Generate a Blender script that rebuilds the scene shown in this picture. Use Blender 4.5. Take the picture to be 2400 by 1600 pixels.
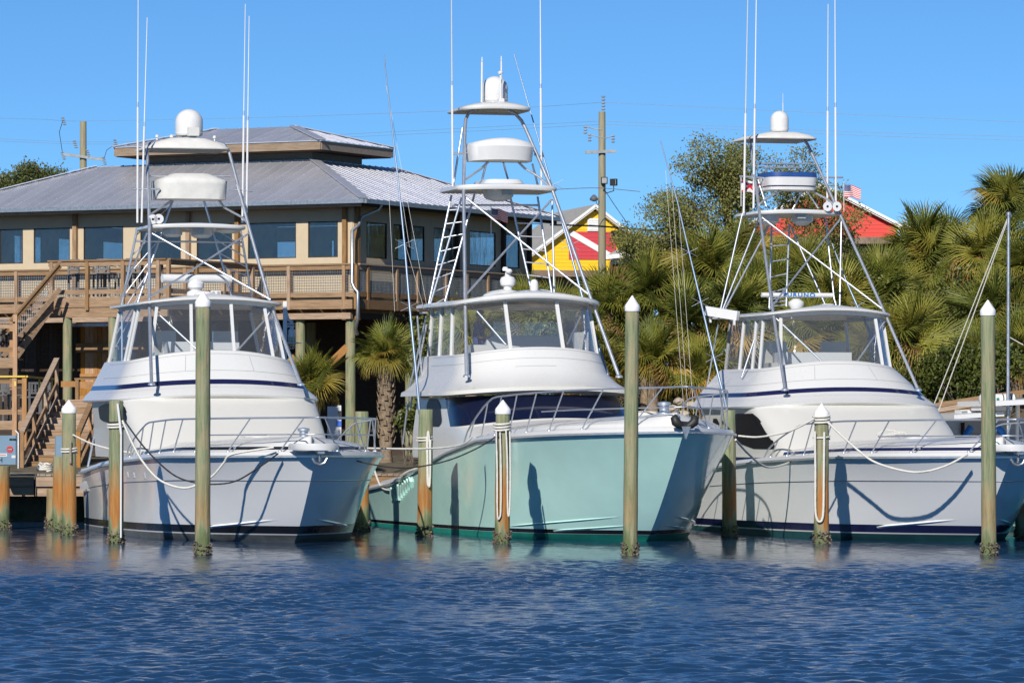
import bpy, bmesh, math, random
import numpy as np
from mathutils import Vector, Matrix
rad = math.radians
for o in list(bpy.data.objects): bpy.data.objects.remove(o)
SC = bpy.context.scene
COL = SC.collection
random.seed(7); RNG = np.random.default_rng(11)

# ------------------------------------------------------------------ camera, sky, sun, exposure
EYE, HORIZON, FOCAL = 2.55, 990.0, 10000.0          # eye height (m), horizon row and focal length in photo pixels
cam = bpy.data.cameras.new('camera'); cam_ob = bpy.data.objects.new('camera', cam); COL.objects.link(cam_ob)
cam_ob.location = (0, 0, EYE); cam_ob.rotation_euler = (rad(90), 0, 0)
cam.sensor_width = 36.0; cam.lens = 36.0 * FOCAL / 2400.0
cam.shift_y = (HORIZON - 800.0) / 2400.0
cam.clip_start = 1.0; cam.clip_end = 6000.0
SC.camera = cam_ob
SUN_AZ, SUN_EL = 15.0, 31.0                           # sun behind the camera, 15 degrees to its left
world = bpy.data.worlds.new('World'); SC.world = world; world.use_nodes = True
wn = world.node_tree.nodes; wl = world.node_tree.links
bg = wn['Background']; bg.inputs['Strength'].default_value = 0.074
sky = wn.new('ShaderNodeTexSky'); sky.sky_type = 'NISHITA'; sky.sun_disc = False
sky.sun_elevation = rad(SUN_EL); sky.sun_rotation = rad(180 + SUN_AZ)
sky.altitude = 1500; sky.air_density = 0.6; sky.dust_density = 0.0; sky.ozone_density = 9.0
tint = wn.new('ShaderNodeMix'); tint.data_type = 'RGBA'; tint.blend_type = 'MULTIPLY'            # same slight cyan cast over the whole sky
tint.inputs['Factor'].default_value = 1.0; tint.inputs['B'].default_value = (0.87, 1.03, 0.97, 1)
wl.new(sky.outputs[0], tint.inputs['A']); wl.new(tint.outputs['Result'], bg.inputs['Color'])
sun = bpy.data.lights.new('sun', 'SUN'); sun.energy = 3.55; sun.angle = rad(0.5); sun.color = (1.0, 0.95, 0.87)
sun_ob = bpy.data.objects.new('sun', sun); COL.objects.link(sun_ob)
sdir = Vector((-math.sin(rad(SUN_AZ)) * math.cos(rad(SUN_EL)), -math.cos(rad(SUN_AZ)) * math.cos(rad(SUN_EL)), math.sin(rad(SUN_EL))))
sun_ob.rotation_euler = sdir.to_track_quat('Z', 'Y').to_euler(); sun_ob.location = (-20, -40, 60)
SC.view_settings.view_transform = 'Standard'; SC.view_settings.look = 'None'
SC.view_settings.exposure = 0.52; SC.view_settings.gamma = 1.0; SC.view_settings.use_curve_mapping = False
SC.cycles.use_denoising = True; SC.cycles.max_bounces = 8; SC.cycles.transparent_max_bounces = 24
SC.cycles.caustics_reflective = False; SC.cycles.caustics_refractive = False
try: SC.cycles.denoiser = 'OPENIMAGEDENOISE'
except Exception: pass

def at(px, py, Y):
    """point at depth Y that a photo pixel looks at"""
    return Vector(((px - 1200.0) / FOCAL * Y, Y, EYE + (HORIZON - py) / FOCAL * Y))

# ------------------------------------------------------------------ mesh helpers
class MB:
    def __init__(s): s.v = []; s.f = []
    def add(s, vs, fs):
        k = len(s.v); s.v += [tuple(p) for p in vs]; s.f += [tuple(i + k for i in f) for f in fs]; return s
    def box(s, c, d, rz=0.0):
        cx, cy, cz = c; dx, dy, dz = d[0] / 2, d[1] / 2, d[2] / 2; co, si = math.cos(rz), math.sin(rz)
        P = []
        for z in (-dz, dz):
            for x, y in ((-dx, -dy), (dx, -dy), (dx, dy), (-dx, dy)):
                P.append((cx + x * co - y * si, cy + x * si + y * co, cz + z))
        return s.add(P, [(3, 2, 1, 0), (4, 5, 6, 7), (0, 1, 5, 4), (1, 2, 6, 5), (2, 3, 7, 6), (3, 0, 4, 7)])
    def bar(s, a, b, w, h, up=(0, 0, 1)):
        """rectangular bar from a to b, w across, h along up"""
        a, b = Vector(a), Vector(b); d = (b - a).normalized(); u = Vector(up)
        x = d.cross(u)
        if x.length < 1e-5: x = d.cross(Vector((1, 0, 0)))
        x.normalize(); y = x.cross(d).normalized()
        P = [p + x * i * w / 2 + y * j * h / 2 for p in (a, b) for i, j in ((-1, -1), (1, -1), (1, 1), (-1, 1))]
        return s.add(P, [(3, 2, 1, 0), (4, 5, 6, 7), (0, 1, 5, 4), (1, 2, 6, 5), (2, 3, 7, 6), (3, 0, 4, 7)])
    def tube(s, path, r, n=8, r2=None, close=False):
        path = [Vector(p) for p in path]; m = len(path)
        if close: path = path + [path[0]]; m += 1
        rr = list(r) if isinstance(r, (list, tuple)) else [r + ((r2 if r2 is not None else r) - r) * i / max(1, m - 1) for i in range(m)]
        t0 = (path[1] - path[0]).normalized(); ref = Vector((0, 0, 1)) if abs(t0.z) < .9 else Vector((1, 0, 0))
        x = t0.cross(ref).normalized(); P = []
        for i, p in enumerate(path):
            if i == 0: t = path[1] - path[0]
            elif i == m - 1: t = path[-1] - path[-2]
            else: t = (path[i + 1] - path[i]).normalized() + (path[i] - path[i - 1]).normalized()
            t.normalize(); x = (x - t * x.dot(t))
            if x.length < 1e-5: x = t.orthogonal()
            x.normalize(); y = t.cross(x)
            for k in range(n):
                a = 2 * math.pi * k / n; P.append(p + (x * math.cos(a) + y * math.sin(a)) * rr[i])
        Fs = [(i * n + k, i * n + (k + 1) % n, (i + 1) * n + (k + 1) % n, (i + 1) * n + k) for i in range(m - 1) for k in range(n)]
        Fs += [tuple(range(n - 1, -1, -1)), tuple((m - 1) * n + k for k in range(n))]
        return s.add(P, Fs)
    def lathe(s, c, prof, n=20, axis='z', wob=0.0):
        """prof: (radius, height) pairs"""
        P = []; c = Vector(c)
        for r, h in prof:
            for k in range(n):
                a = 2 * math.pi * k / n; q = r * (1 + wob * math.sin(3 * a + h * 5))
                v = (q * math.cos(a), q * math.sin(a), h)
                if axis == 'x': v = (v[2], v[0], v[1])
                if axis == 'y': v = (v[0], v[2], v[1])
                P.append(c + Vector(v))
        m = len(prof)
        Fs = [(i * n + k, i * n + (k + 1) % n, (i + 1) * n + (k + 1) % n, (i + 1) * n + k) for i in range(m - 1) for k in range(n)]
        Fs += [tuple(range(n - 1, -1, -1)), tuple((m - 1) * n + k for k in range(n))]
        return s.add(P, Fs)
    def loft(s, rows, cap0=False, cap1=False, closed=False):
        n = len(rows[0]); P = [p for r in rows for p in r]; m = len(rows)
        Fs = [(i * n + k, i * n + (k + 1) % n, (i + 1) * n + (k + 1) % n, (i + 1) * n + k) for i in range(m - 1) for k in range(n if closed else n - 1)]
        if cap0: Fs.append(tuple(range(n - 1, -1, -1)))
        if cap1: Fs.append(tuple((m - 1) * n + k for k in range(n)))
        return s.add(P, Fs)
    def poly(s, pts): return s.add(pts, [tuple(range(len(pts)))])
    def prism(s, pts, off):
        """closed polygon pts extruded by vector off"""
        off = Vector(off); n = len(pts); P = [Vector(p) for p in pts]; P += [p + off for p in P]
        return s.add(P, [tuple(range(n - 1, -1, -1)), tuple(range(n, 2 * n))] + [(i, (i + 1) % n, n + (i + 1) % n, n + i) for i in range(n)])
    def ball(s, c, r, n=12, m=8, sz=1.0):
        prof = [(max(1e-4, r * math.sin(math.pi * i / m)), -r * sz * math.cos(math.pi * i / m)) for i in range(m + 1)]
        return s.lathe(c, prof, n)
    def mesh(s, name, mat, smooth=None):
        me = bpy.data.meshes.new(name); me.from_pydata([tuple(v) for v in s.v], [], s.f)
        bm = bmesh.new(); bm.from_mesh(me); bmesh.ops.recalc_face_normals(bm, faces=bm.faces[:]); bm.to_mesh(me); bm.free()
        if mat: me.materials.append(mat)
        if smooth is not None:
            me.shade_smooth()
            if smooth < 179: me.set_sharp_from_angle(angle=rad(smooth))
        me.update(); return me
    def build(s, name, mat, parent=None, smooth=None, loc=None):
        return link(name, s.mesh(name, mat, smooth), parent, loc)

def link(name, me, parent=None, loc=None):
    o = bpy.data.objects.new(name, me); COL.objects.link(o)
    if parent is not None: o.parent = parent
    if loc is not None: o.location = loc
    return o
def thing(name, label, cat, loc=(0, 0, 0), rz=0.0, group=None):
    o = bpy.data.objects.new(name, None); COL.objects.link(o); o.location = loc; o.rotation_euler = (0, 0, rz)
    return tag(o, label, cat, group)
def tag(o, label, cat, group=None, kind=None):
    o['label'] = label; o['category'] = cat
    if group: o['group'] = group
    if kind: o['kind'] = kind
    return o
def struct(o): o['kind'] = 'structure'; return o
def stuff(o): o['kind'] = 'stuff'; return o

# ------------------------------------------------------------------ materials
def mk(name):
    m = bpy.data.materials.new(name); m.use_nodes = True; nt = m.node_tree
    return m, nt, nt.nodes, nt.links, nt.nodes['Principled BSDF']
def noise(nt, co, scale, detail=4, rough=.6):
    n = nt.nodes.new('ShaderNodeTexNoise'); n.inputs['Scale'].default_value = scale; n.inputs['Detail'].default_value = detail
    n.inputs['Roughness'].default_value = rough; nt.links.new(co, n.inputs['Vector']); return n.outputs['Fac']
def ramp(nt, fac, stops):
    r = nt.nodes.new('ShaderNodeValToRGB'); e = r.color_ramp.elements
    while len(e) < len(stops): e.new(.5)
    for x, (p, c) in zip(e, stops): x.position = p; x.color = (*c, 1)
    nt.links.new(fac, r.inputs[0]); return r.outputs[0]
def mapped(nt, which='Object', scale=(1, 1, 1)):
    t = nt.nodes.new('ShaderNodeTexCoord'); m = nt.nodes.new('ShaderNodeMapping'); m.inputs['Scale'].default_value = scale
    nt.links.new(t.outputs[which], m.inputs['Vector']); return m.outputs[0]
def math_(nt, op, a, b=None, clamp=False):
    n = nt.nodes.new('ShaderNodeMath'); n.operation = op; n.use_clamp = clamp
    for i, x in enumerate((a, b)):
        if x is None: continue
        if isinstance(x, (int, float)): n.inputs[i].default_value = x
        else: nt.links.new(x, n.inputs[i])
    return n.outputs[0]
def mixc(nt, fac, a, b, mode='MIX'):
    n = nt.nodes.new('ShaderNodeMix'); n.data_type = 'RGBA'; n.blend_type = mode
    for k, x in (('Factor', fac), ('A', a), ('B', b)):
        if isinstance(x, (int, float)): n.inputs[k].default_value = x
        elif isinstance(x, tuple): n.inputs[k].default_value = (*x, 1)
        else: nt.links.new(x, n.inputs[k])
    return n.outputs['Result']
def bump(nt, bsdf, h, strength=.3, dist=.02):
    b = nt.nodes.new('ShaderNodeBump'); b.inputs['Strength'].default_value = strength; b.inputs['Distance'].default_value = dist
    nt.links.new(h, b.inputs['Height']); nt.links.new(b.outputs[0], bsdf.inputs['Normal'])
def plain(name, col, rough=.5, metal=0.0, var=.12, scale=6.0, coat=0.0, spec=.5, bmp=0.0, which='Object'):
    m, nt, N, L, b = mk(name); co = mapped(nt, which)
    f = noise(nt, co, scale, 5)
    lo = tuple(c * (1 - var) for c in col); hi = tuple(min(1, c * (1 + var)) for c in col)
    L.new(ramp(nt, f, [(.3, lo), (.7, hi)]), b.inputs['Base Color'])
    r = math_(nt, 'MULTIPLY_ADD', f, .15); r.node.inputs[2].default_value = max(.02, rough - .07); L.new(r, b.inputs['Roughness'])
    b.inputs['Metallic'].default_value = metal; b.inputs['Coat Weight'].default_value = coat; b.inputs['Specular IOR Level'].default_value = spec
    b.inputs['Coat Roughness'].default_value = .08
    if bmp: bump(nt, b, noise(nt, co, scale * 6, 4), bmp, .01)
    return m
def wavy(m, st=.06, sc=2.2):
    nt = m.node_tree; b = nt.nodes['Principled BSDF']; bp = nt.nodes.new('ShaderNodeBump'); bp.inputs['Strength'].default_value = st; bp.inputs['Distance'].default_value = .05
    nt.links.new(noise(nt, mapped(nt, 'Object', (.6, .6, 1.6)), sc, 3), bp.inputs['Height']); nt.links.new(bp.outputs[0], b.inputs['Coat Normal'])
def wood(name, c1, c2, grain=(1.2, 1.2, 14), rnd=.35, rough=.75, bmp=.25):
    """c1..c2 grain colours; tint differs piece by piece"""
    m, nt, N, L, b = mk(name); co = mapped(nt, 'Object', grain)
    oi = N.new('ShaderNodeObjectInfo')
    off = N.new('ShaderNodeVectorMath'); off.operation = 'ADD'; L.new(co, off.inputs[0])
    cb = N.new('ShaderNodeCombineXYZ'); L.new(math_(nt, 'MULTIPLY', oi.outputs['Random'], 40), cb.inputs[0])
    L.new(cb.outputs[0], off.inputs[1])
    g = noise(nt, off.outputs[0], 2.2, 6, .65)
    col = ramp(nt, g, [(.3, c1), (.7, c2)])
    v = math_(nt, 'MULTIPLY_ADD', oi.outputs['Random'], rnd); v.node.inputs[2].default_value = 1 - rnd / 2
    hv = N.new('ShaderNodeHueSaturation'); L.new(col, hv.inputs['Color']); L.new(v, hv.inputs['Value'])
    sat = math_(nt, 'MULTIPLY_ADD', oi.outputs['Random'], -.5); sat.node.inputs[2].default_value = 1.2; L.new(sat, hv.inputs['Saturation'])
    L.new(hv.outputs[0], b.inputs['Base Color']); b.inputs['Roughness'].default_value = rough; b.inputs['Specular IOR Level'].default_value = .25
    bump(nt, b, g, bmp, .01); return m
def pane(name, tint=(.9, .93, .95), gloss=.16, rough=.03, cloud=.08):
    """clear sheet: lets light through, mirrors some, a little milky"""
    m, nt, N, L, b = mk(name); N.remove(b); out = N['Material Output']
    tr = N.new('ShaderNodeBsdfTransparent'); tr.inputs[0].default_value = (*tint, 1)
    gl = N.new('ShaderNodeBsdfGlossy'); gl.inputs['Roughness'].default_value = rough; gl.inputs['Color'].default_value = (.95, .97, 1, 1)
    df = N.new('ShaderNodeBsdfDiffuse'); df.inputs['Color'].default_value = (.8, .82, .84, 1)
    fr = N.new('ShaderNodeFresnel'); fr.inputs[0].default_value = 1.5
    co = mapped(nt, 'Object', (1.5, 1.5, .35)); w = noise(nt, co, 2.0, 3)
    bp = N.new('ShaderNodeBump'); bp.inputs['Strength'].default_value = .35; bp.inputs['Distance'].default_value = .05
    L.new(w, bp.inputs['Height']); L.new(bp.outputs[0], gl.inputs['Normal'])
    f = math_(nt, 'ADD', math_(nt, 'MULTIPLY', fr.outputs[0], .35), gloss - .02, True)
    m1 = N.new('ShaderNodeMixShader'); m1.inputs[0].default_value = cloud; L.new(tr.outputs[0], m1.inputs[1]); L.new(df.outputs[0], m1.inputs[2])
    m2 = N.new('ShaderNodeMixShader'); L.new(f, m2.inputs[0]); L.new(m1.outputs[0], m2.inputs[1]); L.new(gl.outputs[0], m2.inputs[2])
    L.new(m2.outputs[0], out.inputs['Surface']); return m
def seam_text(body, size, loc, parent, mat, name, sx=1.0, align='CENTER', sp=1.0):
    cu = bpy.data.curves.new(name, 'FONT'); cu.body = body; cu.size = size; cu.extrude = .004; cu.align_x = align; cu.align_y = 'CENTER'; cu.space_character = sp; cu.offset = .004
    t = bpy.data.objects.new(name, cu); COL.objects.link(t); dg = bpy.context.evaluated_depsgraph_get(); me = bpy.data.meshes.new_from_object(t.evaluated_get(dg)); bpy.data.objects.remove(t)
    me.materials.clear(); me.materials.append(mat); o = link(name, me, parent); o.location = loc; o.rotation_euler = (rad(90), 0, rad(90)); o.scale = (sx, 1, 1); return o
M = {}
M['white'] = plain('white gelcoat', (.61, .61, .605), .28, var=.012, scale=1.3, coat=.35)
M['cream'] = plain('cream gelcoat', (.61, .60, .565), .3, var=.012, scale=1.3, coat=.3)
M['hullwhite'] = plain('hull white', (.88, .88, .87), .14, var=.02, scale=.7, coat=.6)
M['seafoam'] = plain('seafoam hull paint', (.58, .89, .80), .12, var=.04, scale=1.2, coat=.8)
M['navy'] = plain('navy stripe', (.012, .014, .06), .12, coat=.6)
M['black'] = plain('black paint', (.012, .012, .014), .25, coat=.3)
M['bottomgrey'] = plain('grey bottom paint', (.10, .11, .11), .6, var=.3, scale=5)
M['bottomgreen'] = plain('green bottom paint', (.01, .23, .17), .5, var=.15, scale=3)
M['bottomdark'] = plain('dark green bottom paint', (.015, .07, .075), .5, var=.2, scale=3)
M['steel'] = plain('polished tube', (.62, .65, .70), .40, metal=.8, var=.05, scale=9)
M['galv'] = plain('galvanized metal', (.45, .47, .49), .42, metal=.85, var=.2, scale=12)
M['rubrail'] = plain('rub rail', (.55, .56, .57), .35, metal=.6, var=.1)
M['seam'] = plain('panel seam', (.30, .30, .29), .6)
M['sidewin'] = plain('smoked side window', (.012, .011, .012), .35, var=.2, spec=.15)
M['glassdark'] = plain('dark windshield', (.006, .009, .030), .06, var=.1, coat=.15, spec=.3)
M['vinyl'] = pane('clear vinyl', (.92, .94, .95), .07, .03, .05)
M['glass'] = pane('window sheet', (.74, .77, .79), .07, .02, .01)
M['rope'] = plain('white rope', (.66, .64, .58), .85, var=.15, scale=40, bmp=.6)
M['ropeblack'] = plain('black rope', (.02, .02, .022), .8)
M['cloth'] = plain('white canvas', (.63, .62, .59), .85, var=.06, scale=5, bmp=.2)
M['rod'] = plain('white fibreglass', (.68, .68, .68), .3, var=.03)
M['alu'] = plain('blue grey outrigger tube', (.20, .27, .38), .35, metal=.4, var=.1)
M['rubber'] = plain('black rubber', (.018, .018, .018), .55)
M['lens'] = plain('lamp lens', (.35, .36, .36), .15, var=.2, scale=20)
M['bluevinyl'] = plain('blue cushion', (.02, .07, .25), .4)
wavy(M['seafoam'], .25); wavy(M['hullwhite'], .25)

# ------------------------------------------------------------------ water and ground
def make_water():
    xs = np.concatenate([[-900, -400, -150, -60, -28, -18], np.arange(-14.5, 14.51, .072), [18, 28, 60, 150, 400, 900]])
    ys = np.concatenate([[-400, -150, -40, 10, 30], np.arange(39, 80, .052), np.arange(80, 113.01, .12), [113.6]])
    X, Y = np.meshgrid(xs.astype(np.float32), ys.astype(np.float32)); Z = np.zeros_like(X); r = np.random.default_rng(5)
    for i in range(80):
        lam = .19 * (.72 / .19) ** r.random(); a = r.normal(-math.pi / 2 + .2, .55); k = 2 * math.pi / lam
        ph = (k * math.cos(a)) * X + (k * math.sin(a)) * Y + r.random() * 6.28
        Z += (.0066 * lam ** 1.0) * (np.sin(ph) + .25 * np.sin(2 * ph + .6))
    for i in range(7):
        lam = 4 + 5 * r.random(); a = r.normal(-math.pi / 2, .4); k = 2 * math.pi / lam; Z += .004 * np.sin(k * (math.cos(a) * X + math.sin(a) * Y) + r.random() * 6.28)
    gust = .5 + .22 * np.sin(X * .35 + Y * .16 + 1) + .2 * np.sin(X * -.2 + Y * .27 + 2.2) + .15 * np.sin(X * .9 - Y * .35)
    f = np.clip((86.0 + 2.2 * np.sin(X * .35 + 1) + 1.2 * np.sin(X * .9) - Y) / 20.0, 0, 1); f = f * f * (3 - 2 * f)
    Z *= (.11 + (.42 + .62 * gust - .11) * f)
    Z[np.abs(X) > 15] = 0; Z[Y < 37] = 0
    n, mm = X.shape; V = np.stack([X, Y, Z], -1).reshape(-1, 3).astype(np.float32)
    idx = np.arange(n * mm).reshape(n, mm); Fq = np.stack([idx[:-1, :-1], idx[:-1, 1:], idx[1:, 1:], idx[1:, :-1]], -1).reshape(-1, 4)
    me = bpy.data.meshes.new('water'); me.vertices.add(len(V)); me.vertices.foreach_set('co', V.ravel())
    me.loops.add(Fq.size); me.loops.foreach_set('vertex_index', Fq.ravel().astype(np.int32)); me.polygons.add(len(Fq))
    me.polygons.foreach_set('loop_start', np.arange(0, Fq.size, 4, dtype=np.int32)); me.polygons.foreach_set('loop_total', np.full(len(Fq), 4, np.int32))
    me.update(); me.validate(); me.shade_smooth()
    m, nt, N, L, b = mk('harbour water'); co = mapped(nt, 'Object', (1, .8, 1))
    b.inputs['Base Color'].default_value = (.012, .044, .108, 1); b.inputs['Roughness'].default_value = .07; b.inputs['IOR'].default_value = 1.333
    sp = N.new('ShaderNodeSeparateXYZ'); L.new(mapped(nt), sp.inputs[0]); mr = N.new('ShaderNodeMapRange'); L.new(sp.outputs[1], mr.inputs[0])
    for i_, v_ in ((1, 89.0), (2, 70.0), (3, .12), (4, 1.0)): mr.inputs[i_].default_value = v_      # sheltered by the boats the surface is calmer
    bump(nt, b, math_(nt, 'MULTIPLY', noise(nt, co, 6.0, 6, .68), mr.outputs[0]), .45, .035)
    me.materials.append(m); return struct(link('water', me))
make_water()
def make_ground():
    xs = np.concatenate([[-1500, -300, -60], np.arange(-30, 31, 1.0), [60, 300, 1500]]); ys = np.concatenate([[110.6, 110.62, 112, 114, 116], np.arange(118, 150, 2.0), [160, 200, 300, 700, 3000]])
    X, Y = np.meshgrid(xs, ys); r = np.random.default_rng(3)
    right = np.clip((X - 1.0) / 5.0, 0, 1)
    Z = .9 + .5 * np.clip((Y - 111) / 6, 0, 1) + right * np.clip((Y - 113) / 20, 0, 1) * 3.2 + .12 * r.random(X.shape)
    Z[0, :] = -3
    me = bpy.data.meshes.new('ground'); n, mm = X.shape; idx = np.arange(n * mm).reshape(n, mm)
    me.from_pydata(np.stack([X, Y, Z], -1).reshape(-1, 3).tolist(), [], np.stack([idx[:-1, :-1], idx[:-1, 1:], idx[1:, 1:], idx[1:, :-1]], -1).reshape(-1, 4).tolist())
    m, nt, N, L, b = mk('sandy bank'); co = mapped(nt); f = noise(nt, co, 1.3, 8, .7)
    L.new(ramp(nt, f, [(.3, (.05, .04, .025)), (.5, (.14, .11, .07)), (.62, (.05, .06, .02)), (.8, (.2, .16, .11))]), b.inputs['Base Color']); b.inputs['Roughness'].default_value = .95; bump(nt, b, f, .5, .1)
    me.materials.append(m); return struct(link('ground', me))
make_ground()

# ------------------------------------------------------------------ sport fishing boats
PSI = rad(15.5)
AFT = Vector((-math.sin(PSI), math.cos(PSI))); STB = Vector((-math.cos(PSI), -math.sin(PSI)))
def interp(x, xs, ys): return float(np.interp(x, xs, ys))

class Boat:
    """u runs aft from the stem at the waterline, v to starboard, z up"""
    def __init__(s, name, label, ox, oy, lwl, rake, sheer, W=2.52, wlW=2.40, fl=2.8):
        s.o = Vector((ox, oy)); s.lwl = lwl; s.rake = rake; s.sx, s.sz = zip(*sheer); s.W = W; s.wlW = wlW; s.fl = fl
        s.root = thing(name, label, 'boat', (ox, oy, 0), PSI - rad(90), 'sport fishing boats moored bow out')
    def L(s, u, v, z): return Vector((-u, -v, z))
    def at(s, px, py, u):
        a = (px - 1200) / FOCAL; c = s.o + AFT * u
        v = -(c.x - a * c.y) / (STB.x - a * STB.y); Y = c.y + v * STB.y
        return s.L(u, v, EYE + (HORIZON - py) / FOCAL * Y)
    def pix(s, p):
        q = s.o + AFT * (-p[0]) + STB * (-p[1]); return 1200 + FOCAL * q.x / q.y, HORIZON - FOCAL * (p[2] - EYE) / q.y
    def zs(s, u): return interp(u, s.sx, s.sz)
    # --- hull surface: height z, distance d aft of the stem at that height
    def stem(s, z):
        q = max(0.0, min(1.15, z / s.zs(-s.rake))); return -s.rake * (q ** .85) if z > 0 else -z * .9
    def hb(s, z, u):
        d = max(0.0, u - s.stem(z)); q = max(0.0, min(1.0, z / s.zs(u)))
        a = s.wlW * (1 - max(0, 1 - d / 9.2) ** 4.0); b = s.W * (1 - max(0, 1 - d / 8.5) ** 4.6)
        tail = 1 - .10 * max(0, (u - 8) / (s.lwl - 8)) ** 2
        if z < 0: a *= max(.05, 1 + z * .8)
        return (a + (b - a) * q ** s.fl) * tail
    def row(s, zf, n=46, off=0.0):
        """a line round the hull at height zf(u), port stern > stem > starboard stern"""
        P = []
        z0 = zf(-s.rake); u0 = s.stem(z0)
        for it in range(3): z0 = zf(u0); u0 = s.stem(z0)
        for k in range(-n, n + 1):
            t = abs(k) / n; u = u0 + (s.lwl - u0) * t ** 1.9
            z = zf(u); v = s.hb(z, u) + (off if k else 0)
            P.append(s.L(u - (off if k == 0 else off * .6 * max(0, 1 - t * 4)), math.copysign(v, k) if k else 0.0, z))
        return P

def ring(uf, w, z, camber=0.0, bu=1.2, n=2.5, ua=12.0, N=16, tilt=0.0):
    """plan outline port aft > front > starboard aft"""
    P = []
    side = [(ua + (uf + bu - ua) * i / 5, -w) for i in range(5)]
    curve = []
    for i in range(-N, N + 1):
        t = math.pi / 2 * i / N; c, sn = math.cos(t), math.sin(t)
        curve.append((uf + bu * (1 - abs(c) ** (2 / n)), w * math.copysign(abs(sn) ** (2 / n), sn)))
    pts = side + curve + [(u, -v) for u, v in reversed(side)]
    return [Vector((-u, -v, z - camber * (v / w) ** 2 + tilt * (u - uf))) for u, v in pts]
def lerp_ring(a, b, t): return [p + (q - p) * t for p, q in zip(a, b)]
def ring_at(r, s):
    x = s * (len(r) - 1); i = min(int(x), len(r) - 2); return r[i] + (r[i + 1] - r[i]) * (x - i)
def patch(ra, rb, s0, s1, t0, t1, off, ns=20, nt=4, corner=0.0):
    """rows of a piece of the surface between two rings, set off outwards"""
    rows = []
    for j in range(nt + 1):
        f = j / nt; t = t0 + (t1 - t0) * f; row = []
        for i in range(ns + 1):
            g = i / ns
            s = s0 + (s1 - s0) * g
            rr = lerp_ring(ra, rb, t); p = ring_at(rr, s); e = .004
            ds = ring_at(rr, min(1, s + e)) - ring_at(rr, max(0, s - e)); dt = ring_at(rb, s) - ring_at(ra, s)
            nrm = ds.cross(dt); nrm.normalize()
            c = Vector((-10, 0, p.z))
            if nrm.dot(p - c) < 0: nrm = -nrm
            row.append(p + nrm * off)
        rows.append(row)
    return rows
def s_for_px(B, r, px):
    """where on the ring (seen side) the photo column px falls"""
    ss = [i / 400 for i in range(401)]; xs = [B.pix(ring_at(r, x))[0] for x in ss]; k0 = max(range(401), key=lambda i: xs[i])
    return ss[min(range(k0, 401), key=lambda i: abs(xs[i] - px))]
def slab(B, name, mat, rg, th, parent, lip=.03, crown=.10):
    """a rounded thin roof: outline ring rg, th thick, crowned"""
    m = MB(); c = Vector((sum(p.x for p in rg) / len(rg), 0, 0))
    def sh(k, dz, cr): return [Vector((c.x + (p.x - c.x) * k, p.y * k, p.z + dz + cr)) for p in rg]
    rows = [sh(.1, -th * .5, crown * .7), sh(.85, -th * .6, crown * .2), sh(.97, -th, 0), sh(1.0, -th * .75, 0), sh(1.0, -th * .25, 0), sh(.975, 0, 0), sh(.8, 0, crown * .45), sh(.45, 0, crown * .9), sh(.08, 0, crown)]
    m.loft(rows, True, True, True); return m.build(name, mat, parent, 50)
def pipes(B, name, paths, r, mat, parent, n=8):
    for path in paths:
        m = MB(); m.tube(path, r, n); m.build(name, mat, parent, 60)

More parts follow.
